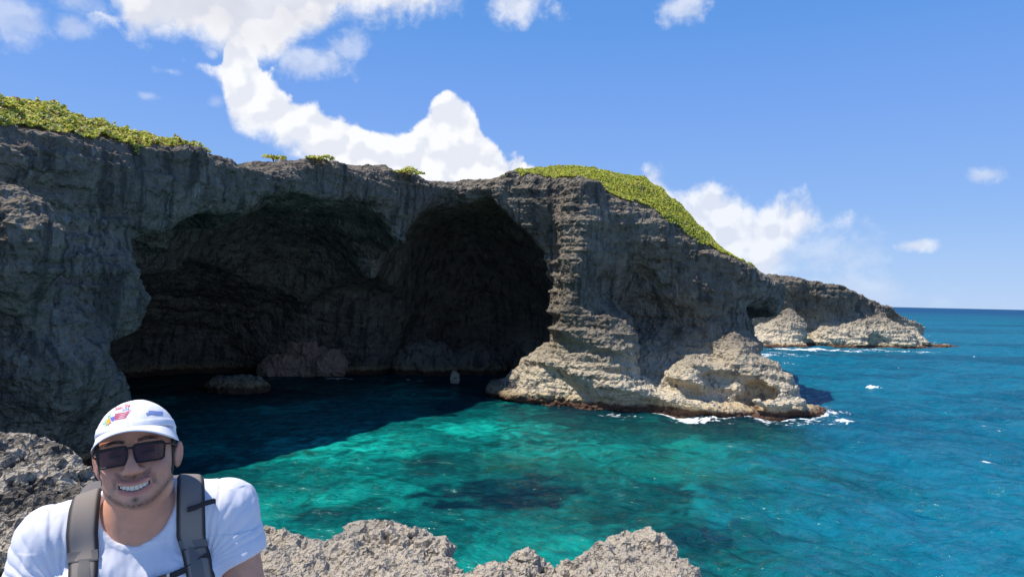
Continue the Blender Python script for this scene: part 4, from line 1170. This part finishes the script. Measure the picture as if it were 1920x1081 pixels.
# teeth
V, Q = [], []
for row, z0, hgt in ((0, -0.0668, 0.0118),):
    for k in range(-4, 4):
        w = (0.0090, 0.0076, 0.0078, 0.0072, 0.007)[min(4, int(abs(k + 0.5)))]
        xc = math.copysign(sum((0.0090, 0.0076, 0.0078, 0.0072, 0.007)[:int(abs(k + 0.5))]) + w / 2, k + 0.5)
        yb = -0.0832 + 4.5 * xc * xc
        b0 = len(V)
        hh_ = hgt * (1.0 if abs(k + 0.5) < 1 else 0.92)
        for yy_, sc in ((0.006, 1.0), (0.0, 0.985), (-0.0012, 0.86)):
            for sx, sz in ((-1, -1), (1, -1), (1, 1), (-1, 1)):
                V.append((xc + sx * w / 2 * 0.99 * sc, yb + yy_ - 0.0004 + (sx * w / 2) * 28 * xc * 0.5, z0 + smile(xc) + sz * hh_ / 2 * (0.95 if yy_ == 0.006 else sc)))
        for l in (0, 4):
            for q in range(4): Q.append((b0 + l + q, b0 + l + (q + 1) % 4, b0 + l + 4 + (q + 1) % 4, b0 + l + 4 + q))
        Q.append((b0 + 8, b0 + 9, b0 + 10, b0 + 11))
link('teeth', mesh_np('teeth', to_world(V), Q, plain('tooth_enamel', (0.80, 0.67, 0.51), 0.3, 0.5)), parent=man)

# cap
CC, CRr = np.array((0.0, 0.014, 0.046)), np.array((0.0835, 0.1025, 0.0885))
def cap_rim(y): return 0.052 - 0.10 * (y + 0.02) * (y > -0.02)
def cap_dome_y(x, z):
    """front of the crown at head coordinates x, z"""
    q = np.clip(1 - ((x - CC[0]) / CRr[0]) ** 2 - (np.clip(z - CC[2], 0, 1) / CRr[2]) ** 2, 0, 1)
    return CC[1] - CRr[1] * np.sqrt(q) * 0.995
def cap_fn(x, y, z):
    F = ell(x, y, z, tuple(CC), tuple(CRr))
    F = smax(F, -(z - 0.053 + 0.40 * np.clip(y, -0.02, 0.2)), 0.003)
    return F
FS, _ = grid_field(cap_fn, (-0.095, -0.10, -0.04), (0.095, 0.13, 0.146), 0.003)
V, Q = surface_net(FS.astype(np.float32), (-0.095, -0.10, -0.04), 0.003)
V = relax(V, Q, 2, 0.4)
N = normals(V, Q)
an = np.arctan2(V[:, 0], -(V[:, 1] - CC[1]))
seam = np.exp(-((np.mod(an + math.pi / 6 * 1.0, math.pi / 3) - math.pi / 6) * np.hypot(V[:, 0], V[:, 1] - CC[1]) / 0.0018) ** 2)
V = V + N * (-0.0010 * seam + 0.0013 * fbm(V, 22, 3, 0.55, 231) * sstep(V[:, 2], 0.05, 0.09) + 0.0016 * (np.abs(V[:, 2] - 0.067) < 0.010))[:, None]
capo = link('cap', mesh_np('cap', to_world(V), Q, plain('white_cap_cotton', (0.80, 0.79, 0.82), 0.85, 0.15, grain=0.03, gscale=500), smooth=True), parent=man)
nu, nv = 41, 13
V = []
for side in (0, 1):
    for i in range(nu):
        ph = math.radians(-80 + 160 * i / (nu - 1))
        cx, cy = math.sin(ph) * CRr[0] * 0.99, CC[1] - math.cos(ph) * CRr[1] * 0.99
        ext = 0.066 * max(0.0, math.cos(ph * 1.12)) ** 0.7
        for j in range(nv):
            t = j / (nv - 1)
            xq = cx * (1 + 0.10 * t); yq = cy - ext * t
            zq = 0.066 - 0.021 * t * (1 - 0.4 * t) - 0.026 * (xq / 0.087) ** 2 * (0.45 + 0.55 * t)
            V.append((xq, yq, zq - 0.0035 * side))
Q = []
for side in (0, 1):
    o0 = side * nu * nv
    for i in range(nu - 1):
        for j in range(nv - 1):
            q = (o0 + i * nv + j, o0 + (i + 1) * nv + j, o0 + (i + 1) * nv + j + 1, o0 + i * nv + j + 1)
            Q.append(q if side else q[::-1])
n1_ = nu * nv
for i in range(nu - 1):
    a, c_ = i * nv + nv - 1, (i + 1) * nv + nv - 1
    Q.append((a, a + n1_, c_ + n1_, c_)); a, c_ = i * nv, (i + 1) * nv
    Q.append((a, c_, c_ + n1_, a + n1_))
for i in (0, nu - 1):
    for j in range(nv - 1):
        a = i * nv + j; q = (a, a + 1, a + 1 + n1_, a + n1_); Q.append(q)
link('brim', mesh_np('brim', to_world(V), Q, plain('white_brim_cotton', (0.80, 0.79, 0.80), 0.85, 0.15, grain=0.03, gscale=500), smooth=True), parent=capo)
# printed emblem on the crown
def decal(name, polys, col):
    V, Q = [], []
    for pl in polys:
        pl = np.array(pl, float)
        # cut each stroke into small quads so that it lies on the crown
        n = 10
        for k in range(n):
            t0, t1 = k / n, (k + 1) / n
            q = [pl[0] + (pl[1] - pl[0]) * t0, pl[0] + (pl[1] - pl[0]) * t1, pl[3] + (pl[2] - pl[3]) * t1, pl[3] + (pl[2] - pl[3]) * t0]
            b0 = len(V)
            for x, z in q: V.append(tuple(CC + (np.array((x, cap_dome_y(x, z), z)) - CC) * 1.014))
            Q.append((b0, b0 + 1, b0 + 2, b0 + 3))
    link(name, mesh_np(name, to_world(V), Q, plain(name + '_ink', col, 0.8, 0.2)), parent=capo)
def stroke(x0, z0, x1, z1, w):
    d = np.array((x1 - x0, z1 - z0)); d = d / np.linalg.norm(d); n = np.array((-d[1], d[0])) * w / 2
    return [(x0 + n[0], z0 + n[1]), (x1 + n[0], z1 + n[1]), (x1 - n[0], z1 - n[1]), (x0 - n[0], z0 - n[1])]
EX, EZ = -0.043, 0.088           # the emblem's small figure; everything else is laid out from it
decal('emblem_stripe', [stroke(EX + 0.012, EZ + 0.013 - 0.0042 * k, EX + 0.034, EZ + 0.0125 - 0.0042 * k, 0.0021) for k in range(4)]
      + [stroke(EX + 0.034, EZ + 0.0125 - 0.0042 * k, EX + 0.046 - 0.003 * k, EZ + 0.0165 - 0.0042 * k, 0.0017) for k in range(4)], (0.62, 0.09, 0.14))
decal('emblem_star', [stroke(EX + 0.004, EZ + 0.004, EX + 0.013, EZ + 0.006, 0.006), stroke(EX + 0.005, EZ + 0.001, EX + 0.011, EZ + 0.001, 0.004), stroke(EX - 0.002, EZ + 0.010, EX + 0.001, EZ + 0.013, 0.003)], (0.12, 0.16, 0.55))
decal('emblem_figure', [stroke(EX - 0.005, EZ - 0.001, EX + 0.003, EZ - 0.001, 0.010), stroke(EX - 0.003, EZ + 0.004, EX + 0.002, EZ + 0.006, 0.005)], (0.80, 0.38, 0.06))
decal('emblem_foot', [stroke(EX - 0.005, EZ - 0.008, EX + 0.001, EZ - 0.008, 0.0028), stroke(EX + 0.003, EZ - 0.003, EX + 0.005, EZ - 0.005, 0.002)], (0.55, 0.14, 0.10))
decal('emblem_rays', [stroke(EX + 0.006 * math.cos(a), EZ + 0.006 * math.sin(a), EX + r0 * math.cos(a), EZ + r0 * math.sin(a), 0.0024) for a, r0 in ((1.4, 0.018), (1.9, 0.014), (2.4, 0.016), (2.9, 0.013), (3.4, 0.015), (4.0, 0.014), (4.5, 0.018))], (0.35, 0.70, 0.42))
decal('emblem_patch', [stroke(0.036, 0.094, 0.062, 0.090, 0.008), stroke(0.032, 0.090, 0.040, 0.092, 0.005)], (0.20, 0.26, 0.55))
def lettering(name, txt, size, x0, z0, slope, col):
    cu = bpy.data.curves.new('text', 'FONT'); cu.body = txt; cu.size = size; cu.resolution_u = 3; cu.offset = 0.0002
    ob = bpy.data.objects.new('text', cu); scene.collection.objects.link(ob)
    me = bpy.data.meshes.new_from_object(ob.evaluated_get(bpy.context.evaluated_depsgraph_get()))
    bpy.data.objects.remove(ob); bpy.data.curves.remove(cu)
    v = np.zeros(len(me.vertices) * 3); me.vertices.foreach_get('co', v); v = v.reshape(-1, 3)
    x = x0 + v[:, 0]; z = z0 + v[:, 1] + slope * v[:, 0]
    w = to_world(CC + (np.stack((x, cap_dome_y(x, z), z), 1) - CC) * 1.018).astype(np.float32)
    me.vertices.foreach_set('co', w.ravel()); me.name = name; me.update()
    me.materials.append(plain(name + '_ink', col, 0.8, 0.2))
    link(name, me, parent=capo)
lettering('red_lettering', 'San Se', 0.0125, EX + 0.010, EZ + 0.0225, 0.10, (0.60, 0.10, 0.13))
lettering('blue_lettering', '2024', 0.0070, EX + 0.027, EZ + 0.0170, 0.10, (0.10, 0.22, 0.60))

# sunglasses
GY = lambda x: -0.1045 + 3.6 * x * x
def rim_path(sx):
    pts = []
    w_, h_, r_ = 0.0305, 0.0195, 0.008
    for cx, cz, a0 in ((w_ - r_, h_ - r_, 0), (-(w_ - r_), h_ - r_, 90), (-(w_ - r_) + 0.003, -(h_ - r_), 180), (w_ - r_ - 0.003, -(h_ - r_), 270)):
        for k in range(6):
            a = math.radians(a0 + 90 * k / 5)
            pts.append((cx + r_ * math.cos(a), cz + r_ * math.sin(a)))
    return [(sx * 0.0365 + px_, pz + 0.0045) for px_, pz in pts]
def tube(path, r, closed=False, flat=1.0):
    path = np.asarray(path, float); n = len(path); V, Q = [], []
    for i in range(n):
        a = path[i - 1] if (i or closed) else path[0]; c_ = path[(i + 1) % n] if (i < n - 1 or closed) else path[-1]
        t = c_ - a; t /= np.linalg.norm(t)
        up = np.array((0, -1.0, 0)) if abs(t[1]) < 0.8 else np.array((0, 0, 1.0))
        s_ = np.cross(t, up); s_ /= np.linalg.norm(s_); u_ = np.cross(s_, t)
        rr = r[i] if hasattr(r, '__len__') else r
        for k in range(8):
            an_ = 2 * math.pi * k / 8
            V.append(path[i] + s_ * math.cos(an_) * rr + u_ * math.sin(an_) * rr * flat)
    m_ = n if closed else n - 1
    for i in range(m_):
        for k in range(8):
            a, b_ = i * 8 + k, i * 8 + (k + 1) % 8; c_, d_ = ((i + 1) % n) * 8 + (k + 1) % 8, ((i + 1) % n) * 8 + k
            Q.append((a, b_, c_, d_))
    if not closed:
        for e in (0, (n - 1) * 8):
            for k in (0, 3, ): Q.append((e + k, e + k + 1, e + (k + 2) % 8, e + (k + 3) % 8)) if k == 0 else Q.append((e + 3, e + 4, e + 7, e + 0)) 
            Q.append((e + 4, e + 5, e + 6, e + 7))
    return V, Q
def merge(parts):
    V, Q, o_ = [], [], 0
    for v, q in parts:
        V += [tuple(k) for k in v]; Q += [tuple(i + o_ for i in k) for k in q]; o_ += len(v)
    return V, Q
M_FRAME = plain('black_acetate', (0.012, 0.010, 0.011), 0.5, 0.3)
sg = link('sunglasses', None, parent=man)
fr = []
for sx in (-1, 1):
    fr.append(tube([(x, GY(x), z) for x, z in rim_path(sx)], 0.0022, True, 0.9))
    fr.append(tube([(sx * (0.066 + 0.001 * k), GY(0.066) + 0.0005 * k, 0.0165) for k in range(4)] + [(sx * 0.0765, -0.078, 0.0165), (sx * 0.0815, -0.045, 0.015), (sx * 0.0835, 0.0, 0.013), (sx * 0.084, 0.02, 0.006)], 0.0026, False, 0.8))
    fr.append(tube([(sx * 0.0085, GY(0.0085), 0.004), (sx * 0.0095, GY(0.01) + 0.006, -0.002), (sx * 0.0115, GY(0.01) + 0.012, -0.008)], 0.0018))
    fr.append(tube([(sx * 0.007, GY(0.007), 0.0225), (sx * 0.03, GY(0.03) - 0.0003, 0.0240), (sx * 0.066, GY(0.066), 0.0200)], 0.0026, False, 0.8))
fr.append(tube([(-0.010, GY(0.01), 0.0165), (-0.004, GY(0.0) - 0.001, 0.0185), (0.004, GY(0.0) - 0.001, 0.0185), (0.010, GY(0.01), 0.0165)], 0.0026, False, 0.8))
V, Q = merge(fr)
link('frame', mesh_np('frame', to_world(V), Q, M_FRAME, smooth=True), parent=sg)
m, g, b, out = material('smoked_lens')
b.inputs['Base Color'].default_value = (0.030, 0.016, 0.019, 1); b.inputs['Roughness'].default_value = 0.06; b.inputs['Specular IOR Level'].default_value = 0.5
tr = g.node('ShaderNodeBsdfTransparent'); tr.inputs[0].default_value = (0.42, 0.30, 0.32, 1)
ms = g.node('ShaderNodeMixShader'); ms.inputs[0].default_value = 0.42
g.l.new(b.outputs[0], ms.inputs[1]); g.l.new(tr.outputs[0], ms.inputs[2]); g.l.new(ms.outputs[0], out.inputs[0])
for sx in (-1, 1):
    rp = rim_path(sx); c0 = (sx * 0.0365, 0.0045)
    V = [(c0[0], GY(c0[0]) - 0.001, c0[1])] + [(c0[0] + (x - c0[0]) * f_, GY(c0[0] + (x - c0[0]) * f_) - 0.0006, c0[1] + (z - c0[1]) * f_) for f_ in (0.5, 1.0) for x, z in rp]
    n_ = len(rp); Q = []
    for k in range(0, n_, 2): Q.append((0, 1 + k, 1 + k + 1, 1 + (k + 2) % n_))
    for k in range(n_): Q.append((1 + k, 1 + n_ + k, 1 + n_ + (k + 1) % n_, 1 + (k + 1) % n_))
    link('lens', mesh_np('lens', to_world(V), Q, m, smooth=True), parent=sg)

# shorts and shoes (below the picture, but he sits on something with something)
def shorts_sd(X, Y, Z):
    F = ell(X, Y, Z, (0, 0.09, -0.70), (0.195, 0.16, 0.125))
    for s in (-1, 1):
        L1 = cap_sd(X, Y, Z, HIP[s], KN[s], 0.095, 0.074)
        k = np.array(KN[s]); a = np.array(AN[s])
        L1 = smin(L1, cap_sd(X, Y, Z, tuple(k), tuple(a), 0.070, 0.055), 0.03)
        F = smin(F, L1, 0.04)
    return F
FS, _ = grid_field(shorts_sd, (-0.30, -0.50, -0.93), (0.30, 0.28, -0.45), 0.011)
V, Q = surface_net(FS.astype(np.float32), (-0.30, -0.50, -0.93), 0.011)
N = normals(V, Q); V = V + N * (0.006 * fbm(V, 12, 2, 0.5, 241))[:, None]
link('trousers', mesh_np('trousers', V, Q, plain('dark_denim', (0.035, 0.045, 0.075), 0.9, 0.2, grain=0.2, gscale=300), smooth=True), parent=man)
for s in (-1, 1):
    def shoe_sd(X, Y, Z): return smax(smin(ell(X, Y, Z, (AN[s][0], AN[s][1] - 0.07, -0.875), (0.048, 0.135, 0.050)), ell(X, Y, Z, (AN[s][0], AN[s][1] + 0.01, -0.85), (0.042, 0.055, 0.06)), 0.02), -0.905 - Z, 0.008)
    FS, _ = grid_field(shoe_sd, (AN[s][0] - 0.08, -0.63, -0.93), (AN[s][0] + 0.08, -0.30, -0.76), 0.009)
    V, Q = surface_net(FS.astype(np.float32), (AN[s][0] - 0.08, -0.63, -0.93), 0.009)
    link('shoe', mesh_np('shoe', V, Q, plain('grey_shoe', (0.12, 0.12, 0.13), 0.7, 0.3), smooth=True), parent=man)

# ------------------------------------------------------------------ backpack on his shoulders
pack = bpy.data.objects.new('backpack', None); scene.collection.objects.link(pack); pack.location = tuple(O); pack.rotation_euler.z = math.radians(24); pack.scale = (0.93,) * 3
pack['label'] = 'grey backpack with padded straps and buckled chest strap worn over the white t-shirt'; pack['category'] = 'backpack'
m_strap, g, b, out = material('grey_padded_fabric')
ca = g.node('ShaderNodeAttribute', attribute_name='cloth').outputs['Color']
pp_ = g.node('ShaderNodeTexCoord').outputs['Object']
wv = g.noise(pp_, 900.0, 2.0, 0.5)
g.put(b.inputs['Base Color'], g.mix(wv, g.mix(1.0, ca, (0.8, 0.8, 0.8), 'MULTIPLY'), g.mix(1.0, ca, (1.15, 1.15, 1.15), 'MULTIPLY')))
b.inputs['Roughness'].default_value = 0.85; b.inputs['Specular IOR Level'].default_value = 0.2
bump(g, b, wv, 0.0008, 0.5)
def cast(x, a, c=(0.085, -0.245)):
    """distance from the axis through the chest to the shirt, looking along angle a in the plane of x"""
    lo_ = np.zeros(len(x)); hi_ = np.full(len(x), 0.40)
    # march outward from far to find the outermost crossing
    ts = np.linspace(0.40, 0.0, 81); found = np.zeros(len(x), bool); res = np.zeros(len(x))
    for t in ts:
        Yq = c[0] + np.cos(a) * t; Zq = c[1] + np.sin(a) * t
        ins = (shirt_sd(x, Yq, Zq) < 0) & ~found
        res[ins] = t; found |= ins
    for _ in range(10):
        Yq = c[0] + np.cos(a) * res; Zq = c[1] + np.sin(a) * res
        res = res + np.clip(shirt_sd(x, Yq, Zq), -0.004, 0.004) * -0.6
    return res
def smooth2(R, n):
    for _ in range(n):
        q = np.pad(R, ((1, 1), (0, 0)), mode='edge'); R = 0.25 * q[:-2] + 0.5 * R + 0.25 * q[2:]
    return R
def strap_mesh(xc, half, a0, a1, thick, cols, n=70, nw=13, lift=0.0, taper=None):
    """a band laid over the shirt; xc gives its middle at each step, a0..a1 the sweep from the front up and over to the back"""
    t = np.linspace(0, 1, n); w = np.linspace(-1, 1, nw)
    A = a0 + (a1 - a0) * t
    Xm = np.interp(t, *zip(*xc)); Hm = half * (np.interp(t, *zip(*taper)) if taper else 1.0)
    XX = Xm[:, None] + (Hm * np.ones(n))[:, None] * w[None]
    AA = np.repeat(A[:, None], nw, 1)
    R = cast(XX.ravel(), AA.ravel()).reshape(n, nw)
    R = smooth2(R, 4); R = smooth2(R.T, 2).T
    prof = thick * np.clip(1 - np.abs(w) ** 5, 0, 1) ** 0.5 + 0.0015 + lift
    def pos(Rr): return np.stack((XX, 0.085 + np.cos(AA) * Rr, -0.245 + np.sin(AA) * Rr), 2).reshape(-1, 3)
    top = pos(R + prof[None]); bot = pos(R - 0.006 + lift * 0.9)
    V = np.concatenate((top, bot)); N0 = n * nw
    i = (np.arange(n - 1)[:, None] * nw + np.arange(nw - 1)[None]).ravel()
    Qt = np.stack((i, i + 1, i + 1 + nw, i + nw), 1); Qb = Qt[:, ::-1] + N0
    e = np.arange(n - 1) * nw
    S = np.concatenate((np.stack((e, e + nw, e + nw + N0, e + N0), 1), np.stack((e + nw - 1, e + nw - 1 + N0, e + 2 * nw - 1 + N0, e + 2 * nw - 1), 1)))
    k = np.arange(nw - 1); l_ = (n - 1) * nw + k
    S = np.concatenate((S, np.stack((k, k + N0, k + 1 + N0, k + 1), 1), np.stack((l_, l_ + 1, l_ + 1 + N0, l_ + N0), 1)))
    c = cols(np.repeat(t[:, None], nw, 1).ravel(), np.tile(w, n))
    return V, np.concatenate((Qt, Qb, S)), np.concatenate((c, c))
C_TAUPE, C_DARK, C_GREY = np.array((0.245, 0.212, 0.188)), np.array((0.075, 0.070, 0.075)), np.array((0.16, 0.145, 0.14))
def two(t, w):
    k = sstep(np.abs(w), 0.66, 0.72)[:, None]
    return C_TAUPE * (1 - k) + C_GREY * 0.32 * k
FR, BK = math.radians(222), math.radians(-30)
def strap(s, xc, label=None):
    V, Q, c = strap_mesh(xc, 0.0305, FR, BK, 0.011, two, taper=[(0, 0.85), (0.3, 1.05), (0.6, 1.0), (1, 0.9)])
    st_ = link('strap', mesh_np('strap', V, Q, m_strap, smooth=True, colors={'cloth': c}), parent=pack)
    dark = lambda t, w: np.tile(C_GREY, (len(t), 1))
    blk = lambda t, w: np.tile(C_DARK, (len(t), 1))
    sub = lambda f0, f1, half, dx, lift, colr, nm, thick=0.0015, n=24: (lambda q: link(nm, mesh_np(nm, q[0], q[1], m_strap, smooth=False, colors={'cloth': q[2]}), parent=st_))(
        strap_mesh([(k, np.interp(f0 + (f1 - f0) * k, *zip(*xc)) + dx) for k in (0, 0.25, 0.5, 0.75, 1)], half, FR + (BK - FR) * f0, FR + (BK - FR) * f1, thick, colr, n, 7, lift))
    sub(0.04, 0.235, 0.0135, -0.004 * s, 0.0105, dark, 'webbing')
    sub(0.225, 0.275, 0.0300, 0, 0.0105, dark, 'webbing')
    sub(0.222, 0.229, 0.0290, 0, 0.0112, blk, 'stitching')
    sub(0.0, 0.06, 0.0115, 0.002 * s, 0.012, blk, 'ladder_buckle', 0.004)
    return st_
strap(-1, [(0, -0.085), (0.15, -0.098), (0.35, -0.108), (0.55, -0.110), (1, -0.100)])
sR = strap(1, [(0, 0.155), (0.12, 0.138), (0.30, 0.118), (0.55, 0.112), (1, 0.105)])
# loose end of webbing standing off the strap, and the chest strap with its buckle
def front_y(x, z):
    ts = np.linspace(-0.30, 0.10, 161); y = np.full(len(x), 0.10); f = np.zeros(len(x), bool)
    for t in ts:
        ins = (shirt_sd(x, np.full(len(x), t), z) < 0) & ~f
        y[ins] = t; f |= ins
    return y
def bar(path, hh, th, wid=None):
    """flat webbing along a path, hh tall and th thick"""
    path = np.asarray(path, float); V, Q = [], []
    for i, p_ in enumerate(path):
        for dy_, dz_ in ((-th, -hh), (th, -hh), (th, hh), (-th, hh)): V.append((p_[0], p_[1] + dy_, p_[2] + dz_))
    for i in range(len(path) - 1):
        for k in range(4): Q.append((i * 4 + k, i * 4 + (k + 1) % 4, i * 4 + 4 + (k + 1) % 4, i * 4 + 4 + k))
    Q += [(0, 1, 2, 3), tuple((len(path) - 1) * 4 + k for k in (3, 2, 1, 0))]
    return V, Q
M_WEB = plain('black_webbing', (0.035, 0.032, 0.036), 0.8, 0.25, grain=0.3, gscale=600)
M_WEBG = plain('grey_webbing', (0.10, 0.09, 0.09), 0.85, 0.2, grain=0.25, gscale=600)
xz = lambda px, py: ((px - 258) * 1.1506e-3, (858 - py) * 1.1506e-3 )
x0, z0 = xz(362, 970); x1, z1 = xz(402, 955)
y0 = float(front_y(np.array([x0]), np.array([z0]))[0])
V, Q = bar([(x0 - 0.012, y0 - 0.016, z0 - 0.004), (x0 + 0.005, y0 - 0.022, z0 + 0.001), (x0 + 0.025, y0 - 0.030, z0 + 0.011), (x1, y0 - 0.034, z1 - 0.001), (x1 + 0.004, y0 - 0.033, z1 - 0.004)], 0.0055, 0.0035)
link('strap_tail', mesh_np('strap_tail', V, Q, M_WEB), parent=pack)
ck = np.linspace(0, 1, 40)
pxs = 395 - ck * 200; pys = 1042 + 42 * ck + 6 * np.sin(ck * math.pi)
cx_, cz_ = (pxs - 258) * 1.1506e-3, (858 - pys) * 1.1506e-3 - 0.030
cy_ = front_y(cx_, cz_)
cy_ = np.minimum(np.convolve(np.pad(cy_, 6, mode='edge'), np.ones(13) / 13, 'valid'), cy_) - 0.006
cs = link('chest_strap', None, parent=pack)
pth = np.stack((cx_, cy_, cz_), 1)
V, Q = bar(pth, 0.0075, 0.0014)
link('webbing', mesh_np('webbing', V, Q, M_WEB), parent=cs)
i0, i1 = 15, 22
V, Q = bar(pth[i0:i1] + (0, -0.005, 0), 0.0095, 0.0042)
link('buckle', mesh_np('buckle', V, Q, plain('brown_buckle', (0.13, 0.055, 0.03), 0.4, 0.4)), parent=cs)
V, Q = merge([bar(pth[i0 - 1:i0 + 1] + (0, -0.008, 0), 0.0105, 0.0022), bar(pth[i1 - 3:i1 - 1] + (0, -0.0095, 0.001), 0.004, 0.002), bar(pth[i0 + 2:i0 + 5] + (0, -0.0095, 0.002), 0.003, 0.0015)])
link('buckle_clip', mesh_np('buckle_clip', V, Q, plain('pale_buckle_metal', (0.55, 0.50, 0.45), 0.35, 0.5, 0.3)), parent=cs)
def pack_sd(X, Y, Z):
    q = [np.abs(X) - 0.12, np.abs(Y - 0.285) - 0.05, np.abs(Z + 0.36) - 0.20]
    return np.sqrt(sum(np.clip(k, 0, 9) ** 2 for k in q)) + np.minimum(np.maximum(np.maximum(q[0], q[1]), q[2]), 0) - 0.035
FS, _ = grid_field(pack_sd, (-0.18, 0.18, -0.62), (0.18, 0.39, -0.10), 0.012)
V, Q = surface_net(FS.astype(np.float32), (-0.18, 0.18, -0.62), 0.012)
link('pack_bag', mesh_np('pack_bag', V, Q, m_strap, smooth=True, colors={'cloth': np.tile(C_GREY, (len(V), 1))}), parent=pack)
